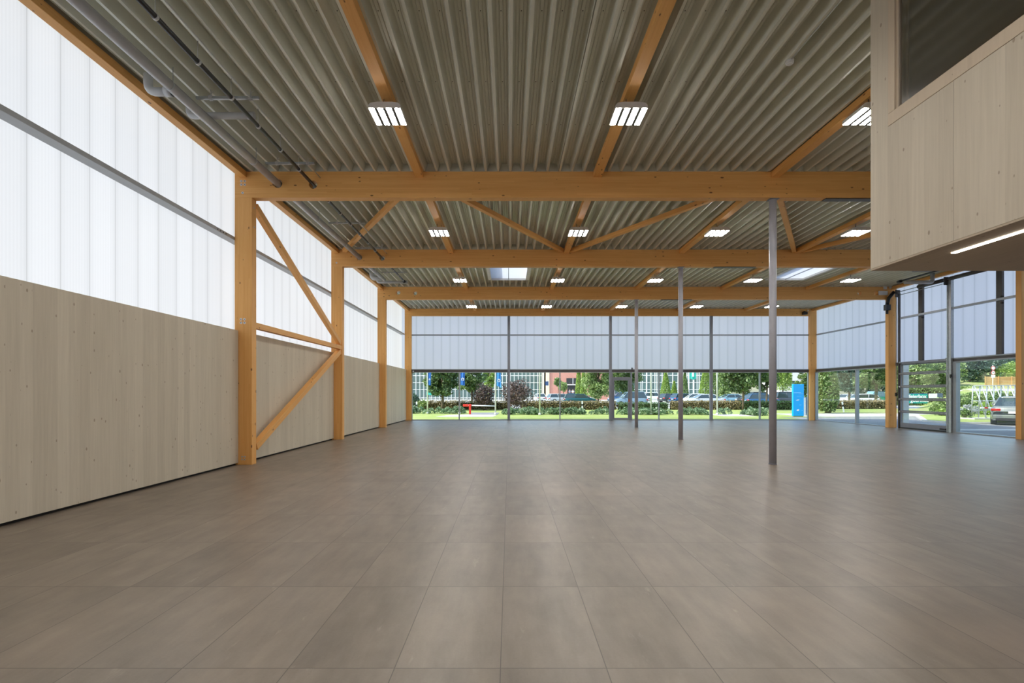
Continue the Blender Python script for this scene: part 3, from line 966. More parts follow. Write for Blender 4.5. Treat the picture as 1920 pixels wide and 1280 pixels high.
m = MB(); m.box(17.0, 17.07, 28.73, 28.803, 6.24, 6.31); tag(m.build('sensor', M['white'], bevel=0.01), 'tiny white sensor at the right rear corner above the loudspeaker', 'sensor')
m = MB(); m.box(6.98, 7.08, 28.82, 28.90, 2.935, 3.02); m.cyl((7.03, 28.78, 2.975), (7.03, 28.82, 2.975), 0.03, 12); tag(m.build('camera_unit', M['steel_grey'], bevel=0.006), 'tiny grey sensor on the transom above the glazed door', 'sensor')
m = MB(); m.cyl((-5.50, 28.85, 2.70), (-5.50, 28.85, 2.86), 0.05, 12); tag(m.build('blind_bracket', M['galv']), 'small bright bracket under the transom in the left rear corner', 'bracket')

M['seam'] = plain('board_seam', (0.20, 0.16, 0.11), 0.7)
# ---- gallery box at the upper right
GX, GD, GZ = 4.30, 6.00, 3.03
WZ, WY = 4.72, 5.62          # window sill height and far jamb
m = MB()
gt = ZL - 0.002
m.prism([(-6, GZ), (GD, GZ), (GD, gt), (WY + 0.10, gt), (WY + 0.10, WZ - 0.14), (-2, WZ - 0.14), (-2, gt), (-6, gt)], 'x', GX, GX + 0.14)
structure(m.build('wall_gallery', M['clt'], bevel=0.003))
m = MB(); m.box(GX + 0.14, 17.5, GD - 0.14, GD, GZ, ZL - 0.002); structure(m.build('wall_gallery_end', M['clt']))
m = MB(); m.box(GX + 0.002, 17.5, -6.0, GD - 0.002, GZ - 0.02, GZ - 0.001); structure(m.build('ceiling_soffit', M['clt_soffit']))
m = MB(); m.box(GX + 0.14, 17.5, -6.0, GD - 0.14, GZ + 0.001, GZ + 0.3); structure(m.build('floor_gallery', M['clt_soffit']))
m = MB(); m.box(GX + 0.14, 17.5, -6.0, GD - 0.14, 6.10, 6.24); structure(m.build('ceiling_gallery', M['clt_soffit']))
m = MB(); m.box(GX - 0.0006, GX + 0.002, 4.877, 4.8792, GZ + 0.001, WZ - 0.14); structure(m.build('trim_6', M['seam']))
m = MB()
m.box(GX - 0.004, GX + 0.13, -2.0, WY + 0.10, WZ - 0.138, WZ - 0.002)
m.box(GX - 0.004, GX + 0.13, WY + 0.002, WY + 0.098, WZ, ZL - 0.004)
w = structure(m.build('window_12', M['trim_wood'], bevel=0.003))
m = MB(); m.box(GX + 0.015, GX + 0.05, WY - 0.03, WY + 0.001, WZ, ZL - 0.01); m.build('glazing_bead', M['trim_wood'], w)
m = MB(); m.box(GX + 0.035, GX + 0.06, -1.9, WY, WZ - 0.002, ZL - 0.01); m.build('pane', M['glass_dark'], w)
m = MB(); m.box(4.575, 4.625, -2.0, 5.22, GZ - 0.028, GZ - 0.021)
o = m.build('strip_lamp', M['strip'])
tag(o, 'long thin warm strip lamp set in the gallery soffit', 'strip lamp')
# ================================================================== OUTSIDE
def G(px, d):
    """ground position seen in column px at distance d in front of the camera"""
    return ((px - 955) / F * d, d)
def slope_z(x, y):
    """the bank that rises beyond the drive on the right"""
    if y < 39: return 0.0
    k = min(1.0, max(0.0, (x / y - 0.835) / 0.06))
    return max(0.0, (y - 39) * 0.0925) * k * k * (3 - 2 * k)

E = {}
E['lawn'] = ground('lawn_grass', (0.20, 0.265, 0.06), (0.32, 0.37, 0.115), (0.37, 0.38, 0.16), 9.0)
E['bank'] = ground('bank_grass', (0.20, 0.28, 0.07), (0.31, 0.36, 0.12), (0.35, 0.29, 0.18), 3.0)
E['asphalt'] = ground('asphalt', (0.19, 0.19, 0.20), (0.25, 0.25, 0.26), (0.30, 0.29, 0.29), 12.0)
E['lot'] = ground('pale_paving', (0.42, 0.42, 0.40), (0.50, 0.49, 0.47), (0.36, 0.36, 0.36), 4.0)
E['gravel'] = ground('gravel', (0.42, 0.40, 0.38), (0.60, 0.58, 0.55), (0.50, 0.48, 0.45), 22.0)
E['kerb'] = ground('kerb_stone', (0.45, 0.44, 0.42), (0.55, 0.54, 0.52), (0.5, 0.5, 0.48), 8.0)
E['bark'] = ground('bark', (0.10, 0.075, 0.05), (0.17, 0.13, 0.09), (0.13, 0.11, 0.07), 5.0)
E['leaf_dark'] = leaves('leaf_dark', (0.035, 0.075, 0.025), (0.09, 0.17, 0.05), (0.24, 0.33, 0.12))
E['leaf_mid'] = leaves('leaf_mid', (0.05, 0.11, 0.03), (0.14, 0.24, 0.06), (0.33, 0.42, 0.15))
E['leaf_light'] = leaves('leaf_light', (0.09, 0.17, 0.04), (0.24, 0.35, 0.09), (0.46, 0.54, 0.24))
E['leaf_lime'] = leaves('leaf_lime', (0.10, 0.20, 0.03), (0.26, 0.40, 0.06), (0.45, 0.56, 0.14))
E['leaf_blue'] = leaves('leaf_bluegreen', (0.025, 0.065, 0.05), (0.075, 0.15, 0.105), (0.21, 0.30, 0.20))
E['leaf_copper'] = leaves('leaf_copper', (0.035, 0.02, 0.02), (0.095, 0.055, 0.05), (0.24, 0.15, 0.13), 0.2)
E['leaf_hedge'] = leaves('leaf_hedge', (0.08, 0.07, 0.025), (0.24, 0.18, 0.075), (0.42, 0.34, 0.17), 0.2)
E['leaf_cover'] = leaves('leaf_groundcover', (0.04, 0.10, 0.05), (0.15, 0.27, 0.12), (0.40, 0.50, 0.30))
E['leaf_grey'] = leaves('leaf_heather', (0.22, 0.24, 0.24), (0.42, 0.44, 0.46), (0.60, 0.60, 0.62))
E['pole_white'] = plain('white_pole', (0.74, 0.75, 0.76), 0.35)
E['flag_blue'] = plain('blue_cloth', (0.03, 0.17, 0.58), 0.7)
E['flag_teal'] = plain('teal_cloth', (0.03, 0.42, 0.33), 0.7)
E['white_cloth'] = plain('white_print', (0.80, 0.80, 0.80), 0.6)
E['red_paint'] = plain('red_paint', (0.62, 0.035, 0.02), 0.4)
E['pylon'] = plain('sky_blue_sign', (0.0, 0.33, 0.80), 0.3, vary=0.02)
E['pylon_light'] = plain('light_blue_streaks', (0.25, 0.58, 0.90), 0.3)
E['navy'] = plain('navy_paint', (0.035, 0.07, 0.17), 0.4)
E['brick'] = ground('salmon_render', (0.50, 0.235, 0.185), (0.56, 0.27, 0.22), (0.53, 0.25, 0.20), 2.0)
E['white_wall'] = plain('white_render', (0.72, 0.71, 0.70), 0.8)
E['cream_wall'] = plain('cream_render', (0.66, 0.55, 0.42), 0.8)
E['far_glass'] = plain('reflecting_glazing', (0.10, 0.16, 0.16), 0.12, 0.0, 0.8, vary=0.35, scale=0.35)
E['dark_open'] = plain('dark_opening', (0.025, 0.025, 0.028), 0.6)
E['fence'] = clt('larch_boards', C(0.50, 0.27, 0.10), C(0.62, 0.37, 0.16), 0.5)
E['tyre'] = plain('tyre_rubber', (0.018, 0.018, 0.018), 0.8)
E['rim'] = plain('alloy_rim', (0.45, 0.46, 0.47), 0.3, 0.6)
E['car_glass'] = plain('car_glass', (0.03, 0.045, 0.05), 0.06, 0.0, 1.0)
E['tail'] = plain('tail_light', (0.50, 0.02, 0.02), 0.25)
E['head'] = plain('head_light', (0.75, 0.76, 0.78), 0.15)
E['plate'] = plain('number_plate', (0.75, 0.75, 0.73), 0.4)
def paint(name, c): return plain(name, c, 0.22, 0.15, 0.7, vary=0.02)
P = dict(white=paint('car_white', (0.72, 0.73, 0.74)), silver=paint('car_silver', (0.42, 0.44, 0.45)), green=paint('car_green', (0.015, 0.075, 0.085)),
         steel=paint('car_steel_blue', (0.17, 0.24, 0.30)), dark=paint('car_dark_grey', (0.055, 0.06, 0.07)), blue=paint('car_blue', (0.03, 0.09, 0.20)),
         teal=paint('car_pale_blue', (0.20, 0.34, 0.42)), skyblue=paint('car_sky_blue', (0.02, 0.30, 0.70)), grey=paint('car_warm_silver', (0.20, 0.215, 0.21)))

# ---- ground
def slab(name, poly, z0, z1, mat):
    m = MB(); m.prism(poly, 'z', z0, z1)
    return structure(m.build(name, mat))
slab('lawn', [(-120, 29.15), (17.75, 29.15), (17.75, 33.2), (21.5, 33.2), (21.5, 39.2), (160, 39.2), (160, 260), (-120, 260)], -0.3, -0.01, E['lawn'])
slab('driveway', [(17.72, -30), (160, -30), (160, 39.19), (21.51, 39.19), (21.51, 33.19), (17.76, 33.19)], -0.3, -0.03, E['asphalt'])
slab('driveway_path', [(20.0, 33.3), (60, 37.0), (60, 39.1), (20.0, 38.9)], -0.02, -0.004, E['lot'])
slab('parking_lot', [(-60, 51), (52, 51), (52, 58), (120, 130), (-60, 130)], -0.2, 0.02, E['lot'])
slab('gravel_strip', [(-4.9, 33.4), (-1.1, 33.4), (-0.9, 36.2), (-3.2, 37.0), (-4.3, 36.0)], -0.05, 0.0, E['gravel'])
slab('footpath', [(-3.0, 37.0), (-0.9, 36.4), (-0.8, 40.5), (-3.1, 40.5)], -0.05, 0.004, E['asphalt'])
slab('gravel_path', [(14.6, 34.2), (16.8, 34.2), (17.2, 37.6), (14.8, 37.6)], -0.05, 0.0, E['gravel'])
slab('planting_island', [(23.2, 26.2), (23.4, 28.2), (25.9, 31.5), (28.6, 35.2), (32, 36.6), (70, 36.6), (70, 31.0), (30, 26.2)], -0.1, 0.06, E['lawn'])
slab('kerb_island', [(22.95, 26.0), (23.2, 28.3), (25.7, 31.7), (28.5, 35.5), (32, 36.9), (70, 36.9), (70, 30.8), (30.1, 26.0)], -0.1, 0.05, E['kerb'])
slab('paving_strip', [(17.7, 21.4), (160, 21.4), (160, 22.3), (17.7, 22.3)], -0.2, -0.022, E['kerb'])
m = MB()
nx, ny = 46, 34
for j in range(ny + 1):
    y = 39.2 + j * 2.6
    for i in range(nx + 1):
        x = 24 + i * 3.0
        m.v.append((x, y, slope_z(x, y) - 0.006))
m.sm = True
for j in range(ny):
    for i in range(nx):
        a = j * (nx + 1) + i
        m.face((a, a + 1, a + nx + 2, a + nx + 1))
structure(m.build('hill_bank', E['bank']))
m = MB()                                    # pale lane that crosses the bank
for i in range(41):
    x = 54 + i * 1.8
    for y in (58.6, 61.6):
        m.v.append((x, y, slope_z(x, y) + 0.012))
for i in range(40): m.face((2 * i, 2 * i + 2, 2 * i + 3, 2 * i + 1))
structure(m.build('lane', E['lot']))

# ---- foliage
def leaf_mesh(m, pts, size, rng, up=0.35):
    """one bent four-cornered leaf spray at every point"""
    for (x, y, z) in pts:
        s = size * rng.uniform(0.6, 1.35)
        d = Vector((rng.gauss(0, 1), rng.gauss(0, 1), rng.gauss(0, 1) + up)).normalized()
        u = d.orthogonal().normalized()
        u.rotate(Quaternion(d, rng.uniform(0, 6.28)))
        w = d.cross(u)
        c = Vector((x, y, z))
        m.quad(c - u * s, c - w * s * 0.55 + d * s * 0.2, c + u * s, c + w * s * 0.55 + d * s * 0.2)

def clumps(rng, n, cx, cy, cz, rx, ry, rz, nclump, spread, lobes=True):
    """points gathered in boughs over an ellipsoid crown"""
    cs = []
    for _ in range(nclump):
        d = Vector((rng.gauss(0, 1), rng.gauss(0, 1), rng.gauss(0, 1))).normalized()
        r = rng.uniform(0.55, 1.0)
        cs.append((cx + d.x * rx * r, cy + d.y * ry * r, cz + d.z * rz * r))
    out = []
    for i in range(n):
        c = cs[i % nclump]
        d = Vector((rng.gauss(0, 1), rng.gauss(0, 1), rng.gauss(0, 1))).normalized() * spread * rng.uniform(0.5, 1.0)
        out.append((c[0] + d.x, c[1] + d.y, max(0.08 if cz < 3 else c[2] + d.z, c[2] + d.z * 0.75)))
    return out

def tree(name, label, px, d, h, crown_z0, r, mat, n=2600, size=0.16, seed=1, group=None, trunk=0.13, cat='tree', xy=None, shape='round', ncl=60, base=None):
    rng = random.Random(seed)
    n = int(n * 2.4)
    x, y = xy or G(px, d)
    z0 = slope_z(x, y) if base is None else base
    o = empty(name, (x, y, z0))
    tag(o, label, cat, group)
    m = MB()
    top = crown_z0 + (h - crown_z0) * 0.75
    m.tube([(0, 0, -0.05), (0.02, 0.01, crown_z0 * 0.5), (0.05, -0.02, crown_z0), (0.02, 0.03, top)], trunk, 8)
    for k in range(6):
        a = rng.uniform(0, 6.28); zz = crown_z0 + (h - crown_z0) * rng.uniform(0.05, 0.5)
        m.cyl((0.03, 0, zz - 0.2), (math.cos(a) * r * 0.7, math.sin(a) * r * 0.7, zz + r * 0.35), trunk * 0.4, 6, trunk * 0.12)
    m.build('trunk', E['bark'], o)
    f = MB()
    if shape == 'round':
        pts = clumps(rng, n, 0, 0, (h + crown_z0) / 2, r, r, (h - crown_z0) / 2, ncl, r * 0.34)
    elif shape == 'column':
        pts = []
        for i in range(n):
            t = rng.random() ** 0.9
            rr = r * (1.0 - 0.85 * max(0, t - 0.25) / 0.75) * (0.6 + 0.4 * min(1, t / 0.12))
            a = rng.uniform(0, 6.28); q = math.sqrt(rng.random()) * 0.3 + 0.75
            pts.append((math.cos(a) * rr * q, math.sin(a) * rr * q, crown_z0 + t * (h - crown_z0)))
    elif shape == 'weep':
        pts = []
        for i in range(n // 22):
            a = rng.uniform(0, 6.28); q = math.sqrt(rng.random()) * r
            zt = h - 1.2 * (q / r) ** 2 * (h - crown_z0) * 0.4
            zb_ = crown_z0 + rng.uniform(0, 1.6)
            for j in range(22):
                pts.append((math.cos(a) * q + rng.gauss(0, 0.08), math.sin(a) * q + rng.gauss(0, 0.08), zb_ + (zt - zb_) * j / 22))
    leaf_mesh(f, pts, size * 1.08, rng, 1.0 if shape != 'weep' else 0.1)
    f.build('foliage', mat, o)
    return o

def bush(name, label, px, d, w, h, mat, n=900, size=0.09, seed=1, group=None, cat='shrub', dep=None, xy=None, ncl=26):
    rng = random.Random(seed)
    x, y = xy or G(px, d)
    o = empty(name, (x, y, slope_z(x, y)))
    tag(o, label, cat, group)
    m = MB()
    for k in range(5):
        a = rng.uniform(0, 6.28)
        m.cyl((0, 0, -0.03), (math.cos(a) * w * 0.3, math.sin(a) * w * 0.2, h * 0.7), 0.02, 6, 0.008)
    m.build('stem', E['bark'], o)
    f = MB()
    leaf_mesh(f, clumps(rng, n, 0, 0, h * 0.52, w / 2 * 0.8, (dep or w) / 2 * 0.8, h * 0.42, ncl, min(w, h) * 0.2), size, rng, 0.8)
    f.build('foliage', mat, o)
    return o

T = 'trees beyond the rear wall'
tree('broadleaf_tree', 'big dark green tree behind the left flag, filling the first rear windows', 829, 46, 6.4, 0.9, 1.45, E['leaf_dark'], 5200, 0.115, 3, T, 0.11, ncl=90)
tree('broadleaf_tree', 'dark green tree rising behind the red barrier post', 884, 51, 6.6, 0.9, 1.35, E['leaf_mid'], 3600, 0.12, 4, T, 0.1, ncl=70)
tree('birch_tree', 'slim bright green tree behind the copper shrub at the barrier', 918, 60, 7.5, 1.2, 0.75, E['leaf_lime'], 2000, 0.11, 5, T, 0.07, ncl=50)
bush('copper_shrub', 'dark copper shrub directly behind the barrier boom', 907, 46, 2.3, 2.55, E['leaf_copper'], 2600, 0.085, 6, 'copper shrubs', ncl=60)
bush('copper_shrub', 'feathery copper maple shrub right of the first rear post', 971, 44.6, 2.9, 2.95, E['leaf_copper'], 3600, 0.085, 7, 'copper shrubs', ncl=70)
bush('green_shrub', 'dark blue-green shrub beside the left rear corner column', 777, 45, 1.2, 1.7, E['leaf_blue'], 900, 0.08, 8, 'green shrubs')
bush('green_shrub', 'small yellow-green shrub between the corner shrub and the left flagpole', 791, 47, 1.1, 1.05, E['leaf_light'], 600, 0.075, 9, 'green shrubs')
tree('round_headed_tree', 'higher ball-shaped tree in front of the salmon wall', 1046.5, 95, 4.55, 2.75, 0.72, E['leaf_mid'], 900, 0.12, 10, 'ball-shaped trees', 0.07)
tree('round_headed_tree', 'lower ball-shaped tree beside the dark entrance', 1056, 90, 3.7, 1.9, 0.72, E['leaf_light'], 900, 0.11, 11, 'ball-shaped trees', 0.07)
tree('cypress', 'slender cypress right of the dark entrance, darker of two', 1085, 80, 7.0, 0.4, 0.50, E['leaf_lime'], 1800, 0.09, 12, 'cypresses', 0.06, shape='column')
tree('cypress', 'slender cypress touching the big light green tree', 1094, 78, 6.2, 0.3, 0.50, E['leaf_lime'], 1800, 0.09, 13, 'cypresses', 0.06, shape='column')
tree('broadleaf_tree', 'big light green tree left of the glazed door', 1121, 63, 7.0, 0.5, 1.75, E['leaf_light'], 4600, 0.13, 14, T, 0.12, ncl=90)
tree('broadleaf_tree', 'green tree seen through the glazed door', 1168, 67, 7.5, 1.75, 2.3, E['leaf_mid'], 4200, 0.14, 15, T, 0.13, ncl=80)
tree('hornbeam', 'pointed hornbeam, tallest between the two flagpoles right of the door', 1248, 92, 5.7, 0.3, 0.92, E['leaf_lime'], 2200, 0.10, 16, 'pointed hornbeams', 0.07, shape='column')
tree('hornbeam', 'pointed hornbeam, small one left of the middle round column', 1264, 89, 3.7, 0.3, 0.62, E['leaf_lime'], 1300, 0.10, 17, 'pointed hornbeams', 0.06, shape='column')
tree('hornbeam', 'pointed hornbeam just right of the middle round column', 1284, 88, 5.5, 0.3, 0.62, E['leaf_mid'], 1500, 0.10, 18, 'pointed hornbeams', 0.06, shape='column')
tree('hornbeam', 'pointed hornbeam right of the teal flag', 1323, 80, 6.3, 0.3, 0.98, E['leaf_lime'], 2400, 0.10, 19, 'pointed hornbeams', 0.07, shape='column')
tree('hornbeam', 'pointed hornbeam behind the third rear post', 1341, 82, 6.0, 0.4, 0.95, E['leaf_mid'], 2200, 0.10, 20, 'pointed hornbeams', 0.07, shape='column')
tree('broadleaf_tree', 'wide dark tree with its trunk between third post and nearest round column', 1393, 47.6, 6.8, 1.55, 2.15, E['leaf_dark'], 6000, 0.12, 21, T, 0.11, ncl=110)
tree('broadleaf_tree', 'light green tree filling in behind the third rear post', 1364, 74, 6.5, 0.9, 1.5, E['leaf_light'], 2600, 0.13, 22, T, 0.1)
tree('broadleaf_tree', 'dark tree hidden partly behind the nearest round column', 1437, 52, 6.6, 1.8, 1.3, E['leaf_dark'], 2600, 0.12, 23, T, 0.1)
tree('willow', 'weeping yellow-green willow right of the nearest round column', 1467, 76, 7.5, 1.9, 1.25, E['leaf_lime'], 2800, 0.10, 24, None, 0.1, shape='weep')
tree('broadleaf_tree', 'leafy tree between the blue pylon and the corner column', 1509, 44, 6.6, 0.8, 0.72, E['leaf_mid'], 2600, 0.10, 25, T, 0.08, ncl=60)
tree('ivy_tree', 'ivy-covered trunk in the first right window', 1552, 39.6, 6.5, 0.15, 0.72, E['leaf_mid'], 3000, 0.10, 26, None, 0.22, shape='column')
tree('broadleaf_tree', 'blue-green tree behind the ivy-covered trunk', 1592, 66, 8.0, 1.9, 2.3, E['leaf_blue'], 4200, 0.15, 27, T, 0.14, ncl=80)
tree('broadleaf_tree', 'tree with sunlit leaves in the second right window', 1642, 53, 8.0, 1.75, 2.1, E['leaf_mid'], 5200, 0.13, 28, T, 0.14, ncl=90)
tree('broadleaf_tree', 'pale leafy tree behind the upper panes of the gate, nearer the corner', 1718, 66, 7.0, 1.2, 2.3, E['leaf_light'], 4600, 0.14, 29, T, 0.13, ncl=90)
tree('broadleaf_tree', 'pale leafy tree behind the upper panes of the gate, nearer the post', 1762, 68, 6.6, 1.3, 2.4, E['leaf_light'], 4600, 0.14, 30, T, 0.13, ncl=90)
for k, (px, d, h, r, mt, lab) in enumerate(((1818, 74, 6.0, 2.6, 'leaf_blue', 'dark wood edge tree on the bank next to the galvanised post'), (1840, 78, 6.8, 3.0, 'leaf_blue', 'blue-green tree on the bank left of the round traffic signs'),
        (1866, 82, 6.8, 3.0, 'leaf_blue', 'blue-green tree on the bank behind the round traffic signs'), (1885, 86, 6.4, 2.6, 'leaf_blue', 'blue-green tree on the bank, farthest of the wood edge'))):
    tree('bank_tree', lab, px, d, h, 0.4, r, E[mt], 4600, 0.17, 40 + k, 'trees on the bank', 0.14, ncl=90)
bush('lime_shrub', 'lime green shrub above the orange timber fence', 1890, 72, 4.2, 3.0, E['leaf_lime'], 2200, 0.14, 46, None, ncl=40)
bush('green_shrub', 'light leafy shrub behind the lower gate panes', 1764, 36.5, 1.75, 1.25, E['leaf_light'], 1800, 0.075, 47, 'green shrubs')
bush('green_shrub', 'low yellow-green shrub at the kerb seen through the gate', 1768, 33.6, 1.5, 0.55, E['leaf_lime'], 700, 0.065, 48, 'green shrubs')
bush('heather_mound', 'pale grey heather mound beside the metal racks', 1817, 33.2, 1.15, 0.85, E['leaf_grey'], 1500, 0.045, 49, None, ncl=40)
bush('green_shrub', 'dark green shrub in front of the heather mound', 1811, 29.6, 0.8, 0.62, E['leaf_mid'], 900, 0.055, 50, 'green shrubs')
bush('green_shrub', 'yellow-green shrub behind the feet of the metal racks', 1852, 34.8, 2.0, 1.15, E['leaf_lime'], 1500, 0.06, 51, 'green shrubs')
bush('green_shrub', 'long dark shrub behind the metal racks', 1830, 41.5, 5.5, 1.35, E['leaf_mid'], 2600, 0.09, 52, 'green shrubs', dep=1.6, ncl=60)
bush('green_shrub', 'dark shrub at the right behind the silver car', 1882, 42.5, 5.0, 1.5, E['leaf_dark'], 2200, 0.09, 53, 'green shrubs', dep=1.6, ncl=50)

for k, (px, d, h, r, mt, lab) in enumerate(((1566, 92, 9.0, 3.2, 'leaf_dark', 'dark far tree behind the ivy-covered trunk'), (1628, 96, 9.5, 3.3, 'leaf_blue', 'blue-green far tree behind the white estate car'),
        (1700, 90, 9.0, 3.0, 'leaf_mid', 'mid green far tree seen at the gate side of the corner'), (1745, 94, 9.5, 3.3, 'leaf_dark', 'dark far tree behind the gate panes'), (1792, 90, 8.0, 3.6, 'leaf_mid', 'far tree hidden mostly by the galvanised post'))):
    tree('far_tree', lab, px, d, h, 0.5, r, E[mt], 2600, 0.24, 80 + k, 'far trees on the right', 0.16, ncl=80)

def hedge(label, p0, p1, h, w, mat, n, seed, size=0.07):
    rng = random.Random(seed)
    x0, y0 = p0; x1, y1 = p1
    L = math.hypot(x1 - x0, y1 - y0)
    o = empty('hedge', (x0, y0, 0), math.atan2(y1 - y0, x1 - x0))
    tag(o, label, 'hedge', 'clipped hedges')
    m = MB(); m.box(0.05, L - 0.05, -w * 0.36, w * 0.36, 0.0, h * 0.86)
    m.build('branches', E['leaf_hedge_core'], o)
    f = MB(); pts = []
    for i in range(n):
        x = rng.uniform(0, L)
        a = rng.random()
        if a < 0.55: pts.append((x, -w / 2 + rng.gauss(0, 0.05), rng.uniform(0.04, h)))
        elif a < 0.85: pts.append((x, rng.uniform(-w / 2, w / 2), h + rng.gauss(0, 0.05)))
        else: pts.append((x, w / 2 + rng.gauss(0, 0.05), rng.uniform(0.04, h)))
    leaf_mesh(f, pts, size, rng, 0.5)
    f.build('foliage', mat, o)
    return o
E['leaf_hedge_core'] = ground('hedge_twigs', (0.035, 0.03, 0.015), (0.06, 0.05, 0.025), (0.05, 0.045, 0.02), 8.0)
hedge('low brown-green hedge behind the flagpoles, left of the first rear post', (-12, 48.5), (0.2, 48.5), 0.78, 0.7, E['leaf_hedge'], 4200, 60)
hedge('low brown-green hedge in front of the dark green estate car', (1.0, 48.3), (10.2, 48.3), 0.74, 0.7, E['leaf_hedge'], 4000, 61)
hedge('low dark hedge seen through the glazed door', (10.4, 48.4), (15.2, 48.4), 0.62, 0.7, E['leaf_dark'], 1800, 62)
hedge('low brown hedge between the door and the third rear post', (15.4, 48.3), (22.0, 48.3), 0.76, 0.7, E['leaf_hedge'], 3000, 63)
hedge('low loose hedge under the wide dark tree', (22.2, 48.6), (30.5, 48.6), 0.76, 0.7, E['leaf_mid'], 3200, 64)
hedge('low dark hedge seen through the two right windows', (30.8, 49.5), (38.6, 50.8), 0.80, 0.8, E['leaf_hedge'], 3200, 65)

hedge('tall pale green hedge behind the teal banner', (47.6, 63.4), (60.0, 64.5), 2.3, 1.2, E['leaf_light'], 4600, 66, 0.11)
# ground-cover plants nobody could count, in four beds
def cover(name, label, x0, x1, y0, y1, n, seed, h=0.5):
    rng = random.Random(seed)
    f = MB(); pts = []
    n = int(n * 1.8)
    k = max(6, int((x1 - x0) * 3.0))
    cs = [(rng.uniform(x0, x1), rng.uniform(y0, y1), rng.uniform(0.6, 1.1) * h) for _ in range(k * 2)]
    for i in range(n):
        c = cs[i % len(cs)]
        a = rng.uniform(0, 6.28); q = rng.random() ** 0.5 * 0.34
        pts.append((c[0] + math.cos(a) * q, c[1] + math.sin(a) * q, max(0.03, c[2] * (1 - (q / 0.4) ** 2) + rng.uniform(-0.12, 0.04))))
    leaf_mesh(f, pts, 0.075, rng, 1.0)
    return tag(f.build(name, E['leaf_cover']), label, 'plants', 'ground-cover beds', 'stuff')
cover('ground_cover', 'dark green ground-cover plants left of the red barrier', -8.0, -3.2, 38.3, 39.6, 1900, 70)
cover('ground_cover', 'green ground-cover plants along the lawn between barrier and glazed door', -0.4, 7.3, 36.6, 38.0, 3300, 71)
cover('ground_cover', 'green ground-cover plants from the door to the third rear post', 8.0, 18.4 * 0.86, 36.2, 37.7, 2900, 72)
cover('ground_cover', 'ground-cover plants left of the blue pylon', 16.6, 18.6, 35.0, 36.8, 900, 73)

# ---- flagpoles, flags, barrier, posts
def flagpole(px, d, label):
    x, y = G(px, d)
    m = MB(); m.cyl((0, 0, 0), (0, 0, 7.6), 0.055, 12, 0.035)
    o = m.build('flagpole', E['pole_white']); o.location = (x, y, 0)
    tag(o, label, 'flagpole', 'white flagpoles')
    m = MB(); m.cyl((0, 0, 0), (0, 0, 0.12), 0.09, 12); m.build('socket', E['pole_white'], o)
    m = MB(); m.ball((0, 0, 7.64), 0.06, 0.06, 0.06, 10, 6); m.build('finial', E['pole_white'], o)
    return x, y
poles = [(801.5, 38.2, 'white flagpole nearest the left corner, in the first rear window'), (861.6, 37.6, 'white flagpole behind the first window bar, left of the barrier'), (929, 36.9, 'white flagpole at the free end of the barrier boom'),
         (1012, 36.0, 'white flagpole right of the feathery copper shrub'), (1220.5, 36.6, 'white flagpole just right of the glazed door'), (1344.5, 36.0, 'white flagpole right of the third rear post')]
pp = [flagpole(*p) for p in poles]
def flag(x, y, w, z0, z1, mat, label, lean, seed):
    rng = random.Random(seed)
    m = MB(); m.sm = True
    nu, nv = 10, 14
    def pt(u, v, t=0.0):
        z = z1 + (z0 - z1) * v
        xx = 0.07 + u * w * (1.0 + 0.12 * math.sin(v * 3 + seed))
        return (xx, 0.05 * math.sin(u * 9 + v * 5 + seed) * (0.4 + u) + t, z - lean * u)
    for t in (0.0, 0.006):
        for j in range(nv + 1):
            for i in range(nu + 1): m.v.append(pt(i / nu, j / nv, t))
    s = (nu + 1) * (nv + 1)
    for j in range(nv):
        for i in range(nu):
            a = j * (nu + 1) + i
            m.face((a, a + nu + 1, a + nu + 2, a + 1)); m.face((s + a, s + a + 1, s + a + nu + 2, s + a + nu + 1))
    o = m.build('flag', mat); o.location = (x, y, 0)
    tag(o, label, 'flag', 'blue flags')
    e = MB()                                     # white ring emblem near the foot of the flag
    c = pt(0.55, 0.87)
    for k in range(20):
        a0, a1 = 2 * PI * k / 20, 2 * PI * (k + 1) / 20
        R, r_ = w * 0.30, w * 0.16
        if 14 <= k <= 15: continue
        q = lambda a, rr: (c[0] + rr * math.cos(a), -0.075, c[2] + rr * 1.15 * math.sin(a))
        e.quad(q(a0, r_), q(a0, R), q(a1, R), q(a1, r_))
    b = e.build('emblem', E['white_cloth'], o)
    b.modifiers.new('t', 'SOLIDIFY').thickness = 0.004
    return o
flag(pp[0][0], pp[0][1], 0.20, 2.17, 5.6, E['flag_blue'], 'furled blue flag on the flagpole nearest the left corner', 0.02, 1)
flag(pp[1][0], pp[1][1], 0.36, 2.18, 5.6, E['flag_blue'], 'blue flag hanging beside the first window bar', 0.05, 2)
E['flag_blue_lit'] = plain('sunlit_blue_cloth', (0.07, 0.33, 0.78), 0.7)  # lit copy of the flag blue, sunlight put into the colour
flag(pp[2][0], pp[2][1], 0.36, 2.12, 5.6, E['flag_blue_lit'], 'blue flag in sunlit colour, hanging beside the barrier pole', 0.16, 3)

